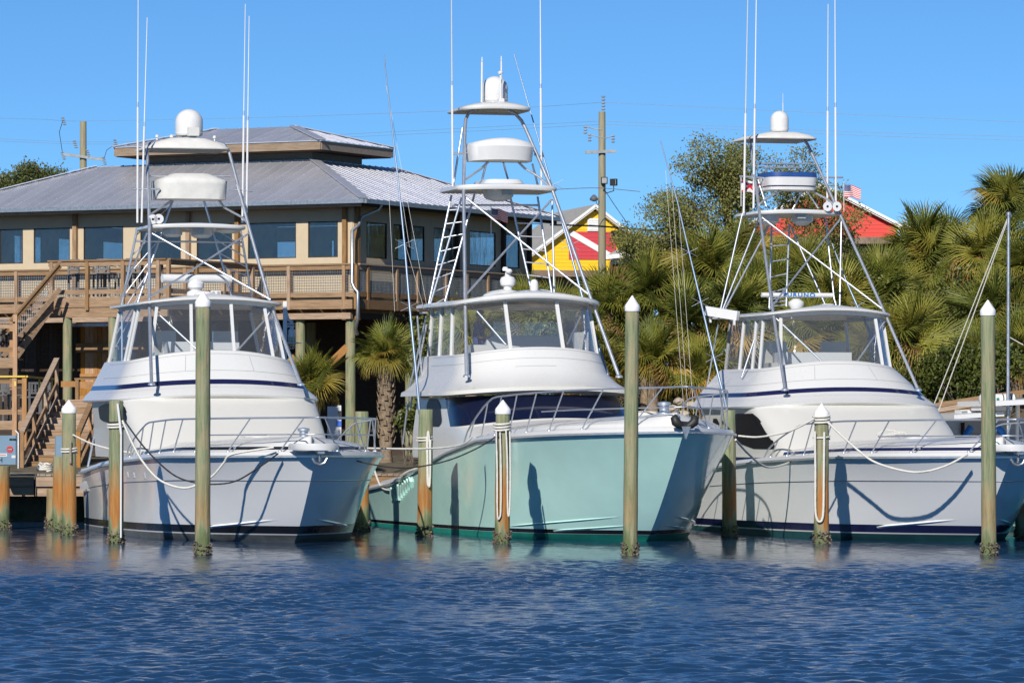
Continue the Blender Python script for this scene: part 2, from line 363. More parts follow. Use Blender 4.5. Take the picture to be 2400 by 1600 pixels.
def hull(B, cols, boot=(.19, .36), white=(.16, .19), strakes=True):
    R_ = B.root; sheer = lambda u: B.zs(u)
    tiltz = lambda z, k: (lambda u: z - k * max(0, u) / B.lwl)
    w0 = tiltz(white[0], .08); w1 = tiltz(white[1], .08); b1 = tiltz(boot[1], .10)
    m = MB(); m.loft([B.row(lambda u: -.45), B.row(lambda u: -.2), B.row(lambda u: 0.0), B.row(w0)]); m.build('bottom', M[cols['bottom']], R_, 40)
    m = MB(); m.loft([B.row(w0), B.row(w1)]); m.build('waterline_stripe', M['white'], R_, 40)
    m = MB(); m.loft([B.row(w1), B.row(b1)]); m.build('boot_stripe', M[cols['boot']], R_, 40)
    rows = []
    for i in range(15):
        f = i / 14; rows.append(B.row(lambda u, f=f: b1(u) + (sheer(u) - b1(u)) * f))
    m = MB(); m.loft(rows)
    k = len(rows[0]); a = [r[0] for r in rows]; b = [r[-1] for r in rows]
    m.build('hull', M[cols['hull']], R_, 50)
    st = MB(); lo = [B.row(lambda u: -.45), B.row(lambda u: 0.0), B.row(w0), B.row(b1)] + rows[1:]
    st.loft([[r[0], r[-1]] for r in lo]); st.build('transom', M[cols['hull']], R_)
    # rub rail and gunwale
    r0 = B.row(sheer); r1 = B.row(sheer, off=.05)
    mm = MB(); dz = lambda r, z: [p + Vector((0, 0, z)) for p in r]
    mm.loft([dz(r0, -.035), dz(r1, -.03), dz(r1, .015), dz(r0, .02)]); mm.build('rub_rail', M['rubrail'], R_, 40)
    def inset(d, zadd):
        return [Vector((p.x - d * max(0, 1 - abs(p.y) / (2 * d)), math.copysign(max(0, abs(p.y) - d), p.y), p.z + zadd)) for p in r0]
    gun = inset(.03, .09); edge = inset(.28, .10)
    mm = MB(); mm.loft([dz(r0, .02), gun, edge]); mm.build('gunwale', M['white'], R_, 40)
    e2 = inset(.33, .135); e3 = inset(.36, .20)
    mm = MB(); mm.loft([edge, e2]); mm.build('toe_board', M['white'], R_, 40)
    mm = MB(); mm.loft([e2, e3]); mm.build('deck_stripe', M[cols['stripe']], R_, 40)
    def crown(k, z): return [Vector((p.x, p.y * k, p.z + z)) for p in e3]
    mm = MB(); mm.loft([e3, crown(.93, .05), crown(.75, .12), crown(.4, .19), crown(0, .22)]); mm.build('deck', M['white'], R_, 60)
    # knuckle line
    kz = lambda f: (lambda u: b1(u) + (sheer(u) - b1(u)) * f)
    if cols.get('knuckle'):
        a = B.row(kz(.640), off=.002); b = B.row(kz(.650), off=.012); c = B.row(kz(.657), off=.002)
        mm = MB(); mm.loft([a, b, c]); mm.build('hull_seam', M['galv'], R_, 30)
    if strakes:
        for zt, zb, u1, wd in cols.get('strakes', ((.52, .30, 1.7, .035),)):
            for sg in (1, -1):
                rows = [[], [], []]
                for i in range(19):
                    f = i / 18; u = -.25 + (u1 + .25) * f; z = zt + (zb - zt) * f ** .7
                    u = max(u, B.stem(z) + .02)
                    k = wd * min(1, f * 4) * min(1, (1 - f) * 6 + .05)
                    rows[0].append(B.L(u, sg * (B.hb(z + k * .9, u) + .003), z + k * .9)); rows[1].append(B.L(u, sg * (B.hb(z, u) + k), z)); rows[2].append(B.L(u, sg * (B.hb(z - .02, u) - .01), z - .03))
                mm = MB(); mm.loft(rows); mm.build('spray_rail', M[cols['hull']], R_, 20)

def bow_rail(B, u_start, h, u_front=None, extra=None, inset=.16, mid=False):
    R_ = B.root; uf = -B.rake - .25 if u_front is None else u_front
    def top(u, sg, f=1.0):
        hh = h * min(1, max(0, (u_start - u) / 2.6)) ** .6
        v = max(.22, B.hb(B.zs(u), u) - inset) if u > -B.rake else .22
        return B.L(u, sg * v, B.zs(max(u, -B.rake)) + .1 + hh * f)
    us = [u_start - (u_start - uf - .2) * (i / 26) for i in range(27)]
    path = [top(u, 1) for u in us] + [B.L(uf, .0, B.zs(-B.rake) + .1 + h)] + [top(u, -1) for u in reversed(us)]
    m = MB(); m.tube(path, .02, 8); m.build('rail_tube', M['steel'], R_, 60)
    if mid:
        us2 = [u for u in us if u < .9]
        path = [top(u, 1, .5) for u in us2] + [B.L(uf + .1, 0, B.zs(-B.rake) + .1 + h * .5)] + [top(u, -1, .5) for u in reversed(us2)]
        m = MB(); m.tube(path, .014, 8); m.build('rail_tube', M['steel'], R_, 60)
    for sg in (1, -1):
        u = u_start - 1.0
        while u > -B.rake - .05:
            t = top(u, sg); ub = u + .55; b = top(ub, sg, 0.0)
            m = MB(); m.tube([b, t], .016, 8); m.lathe(b, [(.04, -.005), (.04, .012), (.02, .03)], 10); m.build('stanchion', M['steel'], R_, 60); u -= 1.12

def legs(B, prof, r=.038, top=None):
    for sg in (1, -1):
        P = [B.L(u, sg * w, z) for u, w, z in prof]
        if top: P += [B.L(u, sg * w, z) for u, w, z in top]
        Q = []
        for i in range(len(P) - 1):                                     # ease the bends
            Q += [P[i], P[i] + (P[i + 1] - P[i]) * .25, P[i] + (P[i + 1] - P[i]) * .75]
        Q.append(P[-1]); m = MB(); m.tube(Q, r, 10)
        f = m.build('tower_leg', M['steel'], B.root, 60)
        m = MB(); m.lathe(P[0], [(.085, -.02), (.085, .02), (.045, .05)], 12); m.build('foot_plate', M['steel'], f, 50)

def ladder(B, a, b, rungs, r=.022):
    """two rails given as pixel paths, rungs at fractions"""
    pa = [B.at(*p) for p in a]; pb = [B.at(*p) for p in b]
    pipes(B, 'ladder_rail', [pa, pb], r, M['steel'], B.root)
    def along(P, f):
        n = len(P) - 1; x = f * n; i = min(int(x), n - 1); return P[i] + (P[i + 1] - P[i]) * (x - i)
    for f in rungs: pipes(B, 'ladder_rung', [[along(pa, f), along(pb, f)]], .015, M['steel'], B.root)

def radome(B, px, py0, py1, wpx, u, base=True):
    c = B.at(px, py1, u); t = B.at(px, py0, u); r = wpx / 2 / FOCAL * (B.o.y + AFT.y * u); h = t.z - c.z
    m = MB(); cyl = max(.05, h - r * .95); prof = [(r * .9, 0), (r * .98, .03), (r, .06), (r, .075), (r * .995, .08), (r, .085), (r, cyl)]
    for i in range(1, 8):
        a = math.pi / 2 * i / 7; prof.append((max(.003, r * math.cos(a)), cyl + (h - cyl) * math.sin(a)))
    m.lathe(c, prof, 28); o = m.build('radar_dome', M['rod'], B.root, 40)
    m = MB(); m.lathe(c - Vector((0, 0, .09)), [(r * .55, 0), (r * .55, .08)], 16); m.build('dome_base', M['galv'], o, 40)
    return o
def rod(B, a, b, r0, r1, u0, u1, split=.45, mat='rod'):
    p, q = B.at(a[0], a[1], u0), B.at(b[0], b[1], u1); k = p + (q - p) * split
    m = MB(); m.tube([p, k - (q - p) * .01], r0, 8); o = m.build('antenna', M[mat], B.root, 60)
    m = MB(); m.tube([k - (q - p) * .012, k + (q - p) * .012], r0 * .8, 8); m.build('ferrule', M['steel'], o, 60)
    m = MB(); m.tube([k, q], r1, 6, r1 * .6); m.build('antenna_tip', M[mat], o, 60)
def outrigger(B, path, us, crosses, size=.24, lines=()):
    P = [B.at(x, y, u) for (x, y), u in zip(path, us)]
    n = len(P); m = MB(); m.tube(P, [.038 - .026 * i / (n - 1) for i in range(n)], 8); o = m.build('outrigger_pole', M['alu'], B.root, 60)
    for x, y, u in crosses:
        c = B.at(x, y, u)
        for ang in (28, 152, 208, 332):
            a = rad(ang); m = MB(); m.tube([c, c + Vector((0, -math.cos(a) * size * 1.0, math.sin(a) * size * .9))], .007, 6); m.build('spreader', M['steel'], o, 60)
    for a, b in lines:
        m = MB(); m.tube([B.at(*a), B.at(*b)], .004, 4); m.build('halyard', M['rope'], o)

def horn_pair(B, pts, u):
    for px, py in pts:
        c = B.at(px, py, u); m = MB(); m.lathe(c, [(.115, .02), (.11, .0), (.05, -.10), (.03, -.14), (.03, -.2)], 16, 'x'); o = m.build('horn', M['rod'], B.root, 40)
        m = MB(); m.lathe(c + Vector((.005, 0, 0)), [(.034, 0), (.03, .018)], 12, 'x'); m.build('horn_throat', M['black'], o, 40)

def flag(B, px0, py0, px1, py1, u, kind, label):
    a, b = B.at(px0, py0, u), B.at(px1, py1, u); W_, H_ = abs(a.y - b.y), a.z - b.z
    me_, nt, N, L, bs = mk(kind + ' flag cloth'); co = mapped(nt, 'UV'); sp = N.new('ShaderNodeSeparateXYZ'); L.new(co, sp.inputs[0]); x, y = sp.outputs[0], sp.outputs[1]
    if kind == 'striped':
        st = math_(nt, 'GREATER_THAN', math_(nt, 'FRACT', math_(nt, 'MULTIPLY', y, 6.5)), .5)
        c = mixc(nt, st, (.55, .02, .03), (.75, .73, .72))
        can = math_(nt, 'MULTIPLY', math_(nt, 'LESS_THAN', x, .42), math_(nt, 'GREATER_THAN', y, .46)); 
        vx = math_(nt, 'FRACT', math_(nt, 'MULTIPLY', x, 14)); vy = math_(nt, 'FRACT', math_(nt, 'MULTIPLY', y, 13))
        dd = math_(nt, 'ADD', math_(nt, 'ABSOLUTE', math_(nt, 'SUBTRACT', vx, .5)), math_(nt, 'ABSOLUTE', math_(nt, 'SUBTRACT', vy, .5)))
        c = mixc(nt, can, c, mixc(nt, math_(nt, 'LESS_THAN', dd, .3), (.02, .03, .14), (.6, .6, .65)))
    else:
        d1 = math_(nt, 'LESS_THAN', math_(nt, 'ABSOLUTE', math_(nt, 'SUBTRACT', x, y)), .13)
        d2 = math_(nt, 'LESS_THAN', math_(nt, 'ABSOLUTE', math_(nt, 'SUBTRACT', math_(nt, 'ADD', x, y), 1)), .13)
        c = mixc(nt, math_(nt, 'MAXIMUM', d1, d2), (.78, .76, .74), (.5, .015, .04))
    L.new(c, bs.inputs['Base Color']); bs.inputs['Roughness'].default_value = .9
    ns, nh = 16, 8; V = []; uv = []
    fac = 1.0
    for j in range(nh + 1):
        for i in range(ns + 1):
            f, g = i / ns, j / nh
            V.append(a + Vector((.05 * math.sin(f * 7 + g * 1.3) * f ** .5, W_ * f, -H_ * (1 - g) * (1 - .12 * f) - .10 * f * f - .012 * math.sin(f * 9)))); uv.append((f, g))
    Fs = [(j * (ns + 1) + i, j * (ns + 1) + i + 1, (j + 1) * (ns + 1) + i + 1, (j + 1) * (ns + 1) + i) for j in range(nh) for i in range(ns)]
    th = len(V); V += [p + Vector((.004, 0, 0)) for p in V]; uv += uv
    Fs += [tuple(th + i for i in reversed(f)) for f in Fs]
    me = bpy.data.meshes.new('flag'); me.from_pydata([tuple(B.root_mat @ p) for p in V], [], Fs); ul = me.uv_layers.new()
    for l in me.loops: ul.data[l.index].uv = uv[l.vertex_index]
    me.materials.append(me_); me.shade_smooth(); o = tag(link('flag', me), label, 'flag')
    s0, s1 = B.root_mat @ (a + Vector((0, -.012, .06))), B.root_mat @ (a + Vector((0, -.012, -H_ - .35)))
    m = MB(); m.tube([s0, s1], .012, 6); m.build('flag_staff', M['rod'], o, 60)

def enclosure(B, lo, hi, seams, mat='vinyl', frame=.045, skip_posts=()):
    """clear panels between two rings, cut at the seams, white battens on the seams"""
    for i in range(len(seams) - 1):
        a, b = seams[i], seams[i + 1]
        m = MB(); m.loft(patch(lo, hi, a, b, .0, 1.0, -.01, max(3, int(40 * (b - a))), 3)); m.build('clear_panel', M[mat], B.root, 80)
    for i, sv in enumerate(seams):
        if i in skip_posts: continue
        p, q = ring_at(lo, sv), ring_at(hi, sv); m = MB(); m.bar(p + Vector((0, 0, -.02)), q, frame * 1.6, .04, up=(1, 0, 0)); m.build('batten', M['white'], B.root)

def pulpit(B, w=.5, l=.55):
    z = B.zs(-B.rake) + .10; R_ = B.root; u0 = -B.rake
    m = MB(); P = []
    for i in range(17):
        a = math.pi * i / 16; P.append((u0 + .35 - (l + .35) * math.sin(a) ** .7, w * math.cos(a)))
    m.loft([[B.L(u, v, z + .02) for u, v in P], [B.L(u, v * 1.02, z + .05) for u, v in P], [B.L(u, v * 1.02, z + .13) for u, v in P], [B.L(u, v * .95, z + .16) for u, v in P]], True, True, True)
    m.build('bow_pulpit', M['white'], R_, 40)
    # anchor hanging under the roller
    m = MB(); c = B.L(u0 - l * .75, 0, z - .02)
    m.tube([c, c + Vector((-.05, 0, -.2))], .03, 8); m.tube([c + Vector((-.05, -.16, -.12)), c + Vector((-.05, -.1, -.22)), c + Vector((-.05, 0, -.26)), c + Vector((-.05, .1, -.22)), c + Vector((-.05, .16, -.12))], .03, 8)
    m.box(c + Vector((0, 0, .0)), (.2, .14, .06)); m.build('anchor', M['galv'], R_, 40)
    # windlass
    m = MB(); c = B.L(u0 + 1.15, 0, z + .22); m.lathe(c, [(.16, 0), (.16, .06), (.09, .08), (.09, .18), (.13, .2), (.13, .25), (.02, .27)], 16); m.build('windlass', M['steel'], R_, 40)
def cleat(B, u, v, z):
    m = MB(); c = B.L(u, v, z); m.bar(c + Vector((-.12, 0, .06)), c + Vector((.12, 0, .06)), .03, .03); m.box(c + Vector((-.04, 0, .03)), (.03, .03, .06)); m.box(c + Vector((.04, 0, .03)), (.03, .03, .06)); m.build('cleat', M['steel'], B.root)

def rungs(n, a=.06, b=.96): return [a + (b - a) * i / (n - 1) for i in range(n)]
def setmat(B): B.root_mat = Matrix.Translation((B.o.x, B.o.y, 0)) @ Matrix.Rotation(PSI - rad(90), 4, 'Z')

def convertible(B, p):
    """house, flybridge, brow and clear enclosure of the two white boats"""
    R_ = B.root
    h0 = ring(*p['h0'][:3], .05, 1.5, 3.4, 11.6); h1 = ring(*p['h1'][:3], .10, 1.3, 3.6, 11.6)
    hm = [a + (b - a) * .5 + Vector((0, 0, .06)) for a, b in zip(h0, h1)]
    m = MB(); m.loft([h0, hm, h1]); m.build('cabin', M['cream'], R_, 40)
    q0 = ring(2.3, 1.75, 1.80, .05, 2.2, 2.2, 8.0); q1 = ring(2.7, 1.62, 2.12, .10, 2.2, 2.2, 8.0); q2 = ring(3.3, 1.45, 2.20, .10, 2.2, 2.2, 8.0)
    m = MB(); m.loft([q0, q1, q2, [Vector((v.x, v.y * .4, v.z + .05)) for v in q2]]); m.build('foredeck_trunk', M['white'], R_, 40)
    b0 = ring(*p['b0'][:3], .13, 1.5, 2.6, 12.2); b1 = ring(*p['b1'][:3], .13, 1.5, 2.6, 12.2)
    b2 = ring(*p['b2'][:3], .13, 1.45, 2.6, 12.2); b3 = ring(*p['b3'][:3], .13, 1.45, 2.6, 12.2); c0 = ring(*p['c'][:3], p['ccam'], 1.3, 2.6, 12.2)
    under = [q + Vector((0, 0, -.03)) for q in ring(p['h1'][0] - .02, p['h1'][1] - .02, p['h1'][2] + .02, .10, 1.3, 3.6, 12.0)]
    m = MB(); m.loft([under, b0]); m.build('brow_underside', M['cream'], R_, 40)
    bl = [a + Vector((0, 0, .035)) + (a - Vector((-9, 0, a.z))).normalized() * .02 for a in b0]
    m = MB(); m.loft([b0, bl, b1, b2]); m.build('brow', M['white'], R_, 30)
    m = MB(); m.loft([b2, b3]); m.build('brow_stripe', M['navy'], R_, 40)
    m = MB(); m.loft([b3, lerp_ring(b3, c0, .5), lerp_ring(b3, c0, .93), c0, [q + Vector((0, 0, .02)) + (Vector((-10, 0, q.z)) - q).normalized() * .10 for q in c0]]); m.build('flybridge', M['white'], R_, 40)
    inner = [q + (Vector((-10, 0, q.z)) - q).normalized() * .12 for q in c0]
    m = MB(); m.loft([inner, [q + Vector((0, 0, -.5)) for q in inner]], False, True); m.build('flybridge_floor', M['cream'], R_)
    t = p['top']; tr = ring(t[0], t[1], t[2], .12, 1.0, 2.8, t[3])
    slab(B, 'hardtop', M['white'], tr, .07, R_)
    eh = ring(t[0] + .16, t[1] - .14, t[2] - .16, .10, .95, 2.8, 12.0); el = ring(p['c'][0] + .08, p['c'][1] - .07, p['c'][2] + .01, p['ccam'], 1.25, 2.6, 12.0)
    val = ring(t[0] + .13, t[1] - .11, t[2] - .05, .12, .95, 2.8, 12.0)
    m = MB(); m.loft([eh, val]); m.build('valance', M['cloth'], R_, 60)
    enclosure(B, el, eh, sorted([0.0, .12, .22] + [s_for_px(B, el, x) for x in p['seams']] + [.90, 1.0]))
    for ra, rb, t in ((b1, b2, .45), (b3, c0, .30), (b3, c0, .88)):
        m = MB(); m.loft(patch(ra, rb, .04, .96, t, t + .012, .004, 60, 1)); m.build('panel_seam', M['seam'], R_)
    for sx in (.43, .57): m = MB(); m.loft(patch(b3, c0, sx, sx + .0012, .32, .86, .004, 1, 6)); m.build('panel_seam', M['seam'], R_)
    m = MB(); q = B.L(4.0, 0, 2.24); m.box(q, (.55, .55, .05)); m.build('deck_hatch', M['cream'], R_); m = MB(); m.box(q + Vector((.02, 0, .03)), (.44, .44, .012)); m.build('hatch_lens', M['glassdark'], R_)
    # seat, helm and console inside
    m = MB(); m.box(B.L(p['c'][0] + 2.0, 0, p['c'][2] - .15), (.8, 1.7, .75)); m.build('helm_console', M['white'], R_)
    for v in (.75, -.75):
        m = MB(); m.box(B.L(10.6, v, p['c'][2] - .1), (.55, .6, .16)); m.box(B.L(10.9, v, p['c'][2] + .2), (.14, .6, .6)); m.build('helm_seat', M['cream'], R_)
    return h0, h1, el, eh

# ---- white boat on the left
BL = Boat('sport_boat', 'white sport fishing boat with black stripes and canvas covered tower console', -4.63, 90.75, 13.6, 2.05,
          [(-2.3, 1.86), (2, 1.82), (6.5, 1.68), (8.55, 1.58), (12.3, 1.38), (14, 1.33)])
setmat(BL)
hull(BL, {'bottom': 'bottomgrey', 'boot': 'black', 'hull': 'hullwhite', 'stripe': 'black', 'knuckle': 1})
PL = dict(h0=(5.2, 2.24, 1.80), h1=(7.32, 2.33, 3.13), b0=(7.2, 2.44, 3.17), b1=(7.3, 2.40, 3.30), b2=(7.55, 2.26, 3.44), b3=(7.65, 2.21, 3.55), c=(8.15, 1.92, 4.22), ccam=.24,
          top=(8.35, 1.74, 5.46, 12.5), seams=(640, 549, 449, 352, 300))
h0, h1, el, eh = convertible(BL, PL)
def window_patch(B, ra, rb, px0, px1, t0, t1, name='side_window', mat='glassdark'):
    s1, s0 = s_for_px(B, lerp_ring(ra, rb, .5), px0), s_for_px(B, lerp_ring(ra, rb, .5), px1)
    m = MB(); rows = patch(ra, rb, s0, s1, t0, t1, .012, 14, 8)
    for j, r in enumerate(rows):                         # round the corners
        f = abs(j / 8 - .5) * 2; k = .22 * max(0, f - .5) ** 2 * 4
        n = len(r); a, b = r[0], r[-1]; mid = [a + (b - a) * (i / (n - 1)) for i in range(n)]
        rows[j] = [ (lambda x: r[min(n - 1, int(x))] + (r[min(n - 1, int(x) + 1)] - r[min(n - 1, int(x))]) * (x - int(x)))((n - 1) * (k + (1 - 2 * k) * i / (n - 1))) for i in range(n)]
    m.loft(rows); o = m.build(name, M[mat], B.root, 80)
    return o
def tray(B, name, uf, ua, w, z, th, mat='white', bu=.5, cam=.03, crown=.03):
    return slab(B, name, M[mat], ring(uf, w, z, cam, bu, 3.0, ua), th, B.root, crown=crown)
def pod(B, name, rg0, rg1, mat, lid=True):
    m = MB(); rows = [[q for q in rg0], [q for q in rg1]]
    m.loft([lerp_ring(rg0, rg1, t) for t in (0, .5, .92)] + [[Vector((q.x * .97 + -.03 * 12, q.y * .96, q.z)) for q in rg1]], True, True); return m.build(name, M[mat], B.root, 40)
def pipe_px(B, name, lst, r, mat='steel'):
    pipes(B, name, [[B.at(*p) for p in path] for path in lst], r, M[mat], B.root)

# ------------------------------ left boat, upper works
B = BL
window_patch(B, h0, h1, 238, 312, .62, .97, mat='sidewin')
legs(B, [(7.1, 1.74, 3.42), (9.0, 1.435, 5.33), (10.3, 1.19, 7.2), (11.6, 1.0, 9.0)], .04, [(11.75, .90, 9.2), (11.9, .74, 9.27)])
tray(B, 'tower_platform', 10.2, 12.2, 1.18, 7.24, .09)
for x0, x1, y1 in ((383, 427, 556), (447, 497, 558), (507, 565, 547)):
    m = MB(); a, b = B.at(x0, 534, 10.9), B.at(x1, y1, 10.9); c = (a + b) / 2; m.lathe(Vector((c.x, c.y, b.z)), [(abs(a.y - b.y) * .32, 0), (abs(a.y - b.y) * .5, .06), (abs(a.y - b.y) * .5, a.z - b.z)], 14); m.build('speaker_pod', M['cream'], B.root, 40)
m = MB(); a, b = B.at(455, 534, 10.5), B.at(477, 546, 10.5); m.box((a + b) / 2, (.1, abs(a.y - b.y), a.z - b.z)); m.build('flood_lamp', M['lens'], B.root)
tray(B, 'sun_shade', 11.3, 13.1, 1.02, 9.12, .05, 'cloth', .5, .0, .24)
radome(B, 443, 256, 319, 65, 12.2)
for px, py in ((368, 325), (402, 325), (503, 327)):
    m = MB(); m.lathe(B.at(px, py + 4, 12), [(.02, 0), (.02, .06), (.045, .07), (.045, .12), (.01, .14)], 10); m.build('antenna_puck', M['rod'], B.root, 40)
m = MB(); m.box(B.at(453, 309, 11.6), (.16, .26, .2)); m.build('camera_box', M['cream'], B.root)
# covered console
P0 = ring(10.9, .84, 7.86, 0, .45, 3, 11.9, 10); P1 = ring(10.85, .86, 8.3, 0, .45, 3, 11.95, 10)
m = MB(); rows = []
for j in range(6):
    t = j / 5; rr = lerp_ring(P0, P1, t); rows.append([q + Vector((.02 * math.sin(i * 1.9 + j) * (1 - t), 0, 0)) for i, q in enumerate(rr)])
rows.append([Vector((q.x * .9 - 1.14, q.y * .85, q.z + .05)) for q in P1]); rows.append([Vector((q.x * .6 - 4.56, q.y * .5, q.z + .17)) for q in P1])
m.loft(rows, True, True); m.build('covered_console', M['cloth'], B.root, 70)
for px in (413, 497):
    m = MB(); a = B.at(px, 425, 11.3); m.add([a + Vector(d) for d in ((-.1, -.12, -.05), (-.1, .12, -.05), (.1, .12, -.05), (.1, -.12, -.05), (-.05, -.07, .1), (-.06, .12, .12), (.05, .1, .1), (.05, -.1, .08))], [(0, 1, 2, 3), (4, 5, 6, 7), (0, 1, 5, 4), (1, 2, 6, 5), (2, 3, 7, 6), (3, 0, 4, 7)]); m.build('cover_corner', M['cloth'], B.root, 60)
pipe_px(B, 'console_arm', [[(402, 471, 11.6), (376, 488, 11.2), (350, 504, 10.5)], [(513, 469, 11.6), (526, 487, 11.3), (567, 509, 10.7), (579, 521, 10.4)]], .028)
ladder(B, [(322, 535, 12.0), (206, 1093, 13.3)], [(405, 468, 12.4), (325, 702, 12.3), (300, 790, 12.3)], [.03 + .085 * i for i in range(0, 7)], .03)
pipe_px(B, 'ladder_rung', [[(264, 812, 12.6), (277, 812, 12.5)], [(272, 770, 12.6), (283, 770, 12.5)], [(258, 840, 12.6), (272, 840, 12.6)]], .015)
ladder(B, [(564, 541, 12.0), (591, 700, 12.6)], [(477, 468, 12.4), (545, 702, 12.4)], rungs(6, .25, .95), .028)
pipe_px(B, 'tower_brace', [[(344, 547, 11), (284, 699, 12.4)], [(349, 543, 10.3), (634, 702, 9.0)], [(583, 547, 10.3), (351, 696, 9.0)], [(319, 565, 12), (567, 568, 12)],
    [(355, 721, 9.0), (462, 819, 8.2)], [(641, 727, 9.0), (538, 842, 8.2)], [(345, 413, 11.3), (540, 413, 11.3)], [(312, 443, 11), (375, 443, 11)], [(538, 444, 11), (592, 448, 11)], [(555, 433, 11), (581, 523, 10.4)], [(286, 716, 11.8), (286, 860, 11.6)]], .024)
rod(B, (322, 522), (324, -30), .026, .014, 11, 11, .5); rod(B, (332, 522), (345, 42), .026, .014, 11, 11, .48)
rod(B, (568, 522), (575, 10), .026, .014, 11, 11, .5); rod(B, (578, 500), (584, 38), .026, .014, 11, 11, .48)
horn_pair(B, [(358, 514), (372, 513)], 10.4)
m = MB(); a, b = B.at(380, 652, 9.6), B.at(541, 654, 9.9); m.tube([a, b], .1, 12); o = m.build('radar_bar', M['rod'], B.root, 50)
m = MB(); c = B.at(459, 700, 9.7); m.lathe(c, [(.2, -.05), (.22, .1), (.2, .16), (.12, .2), (.19, .26), (.2, .36), (.12, .42), (.06, .46)], 18); m.build('radar_pedestal', M['rod'], B.root, 40)
m = MB(); c = B.at(478, 702, 9.2); m.lathe(c, [(.28, -.05), (.27, .06), (.2, .16), (.1, .2)], 18); m.build('antenna_dome', M['rod'], B.root, 40)
m = MB(); a = B.at(505, 686, 9.2); m.box(a, (.12, .22, .1)); m.tube([a, a - Vector((0, 0, .2))], .03, 8); o = m.build('deck_lamp', M['rod'], B.root)
for d in (-.06, .06): m = MB(); m.lathe(a + Vector((.062, d, 0)), [(.035, 0), (.03, .012)], 12, 'x'); m.build('lamp_lens', M['lens'], o)
bow_rail(B, 6.9, .70, mid=True); pulpit(B)
for u, v in ((-.2, 1.35), (-.2, -1.35), (5.2, 2.28)): cleat(B, u, v, BL.zs(u) + .12)
for px, py in ((312, 1112), (347, 1112), (402, 1112)):
    z = 2.55 - (py - 990) * .0096; u = 5.4 + (347 - px) * .021; m = MB()
    for k in range(4): m.box(B.L(u, BL.hb(z + .045 - .03 * k, u) + .008, z + .045 - .03 * k), (.10, .014, .016))
    m.build('hull_vent', M['white'], B.root)
m = MB(); a = B.L(12.5, BL.hb(1.02, 12.5) + .01, 1.02); m.box(a, (1.7, .03, .2)); m.build('side_panel', M['white'], B.root)

# ------------------------------ white boat on the right
BR = Boat('sport_boat', 'white sport fishing boat with navy stripes and red and white flag on tower', 9.85, 91.0, 14.3, 2.1,
          [(-2.3, 1.84), (2, 1.80), (6.5, 1.67), (8.55, 1.58), (12.3, 1.38), (14.5, 1.33)])
setmat(BR); B = BR
hull(B, {'bottom': 'bottomdark', 'boot': 'navy', 'hull': 'hullwhite', 'stripe': 'navy', 'knuckle': 1})
PR = dict(h0=(5.2, 2.24, 1.80), h1=(7.32, 2.30, 2.97), b0=(7.2, 2.42, 3.01), b1=(7.35, 2.36, 3.12), b2=(7.6, 2.22, 3.27), b3=(7.7, 2.17, 3.37), c=(8.3, 1.66, 3.98), ccam=.18,
          top=(8.6, 1.60, 5.22, 13.0), seams=(2068, 1830, 1780, 1733, 1694))
h0, h1, el, eh = convertible(B, PR)
window_patch(B, h0, h1, 1722, 1802, .18, .90, mat='sidewin'); window_patch(B, h0, h1, 1674, 1694, .18, .80, mat='sidewin')
legs(B, [(7.55, 1.63, 3.30), (9.15, 1.375, 5.17), (11.2, 1.01, 7.56), (12.7, .73, 9.3)], .036, [(12.8, .62, 9.45), (12.9, .5, 9.5)])
tray(B, 'tower_platform', 11.0, 12.9, 1.04, 7.62, .09)
for px in (1801, 1880):
    m = MB(); m.lathe(B.at(px, 524, 11.6), [(.12, -.05), (.26, .05), (.26, .25)], 16); m.build('speaker_pod', M['cream'], B.root, 40)
m = MB(); m.box(B.at(1877, 506, 11.2), (.12, .2, .12)); m.build('flood_lamp', M['lens'], B.root)
tray(B, 'sun_shade', 12.0, 13.8, .84, 9.42, .05, 'cloth', .5, .0, .14)
radome(B, 1827, 260, 309, 43, 12.9); rod(B, (1835, 262), (1835, 219), .012, .008, 13, 13, .5)
P0 = ring(11.5, .60, 8.12, 0, .4, 3, 12.4, 10); P1 = ring(11.45, .635, 8.42, 0, .4, 3, 12.45, 10); P2 = ring(11.45, .62, 8.54, 0, .4, 3, 12.45, 10)
m = MB(); m.loft([P0, P1], True); m.build('tower_console', M['rod'], B.root, 40)
m = MB(); m.loft([P1, lerp_ring(P1, P2, .5), P2], False, True); m.build('console_cushion', M['bluevinyl'], B.root, 40)
m = MB(); q0 = lerp_ring(P0, P1, .25); q1 = lerp_ring(P0, P1, .34); m.loft([[p + Vector((.006, p.y * .012, 0)) for p in q0], [p + Vector((.006, p.y * .012, 0)) for p in q1]]); m.build('console_stripe', M['navy'], B.root, 40)
pipe_px(B, 'console_arm', [[(1835, 440, 12), (1822, 452, 11.8), (1795, 466, 11.6), (1781, 478, 11.3)], [(1899, 440, 12), (1910, 452, 11.8), (1937, 466, 11.5), (1962, 484, 11.2)]], .028)
ladder(B, [(1809, 525, 12.4), (1804, 686, 11.4), (1803, 722, 11.3)], [(1850, 525, 12.4), (1844, 675, 11.4), (1843, 718, 11.3)], rungs(9, .05, .95), .024)
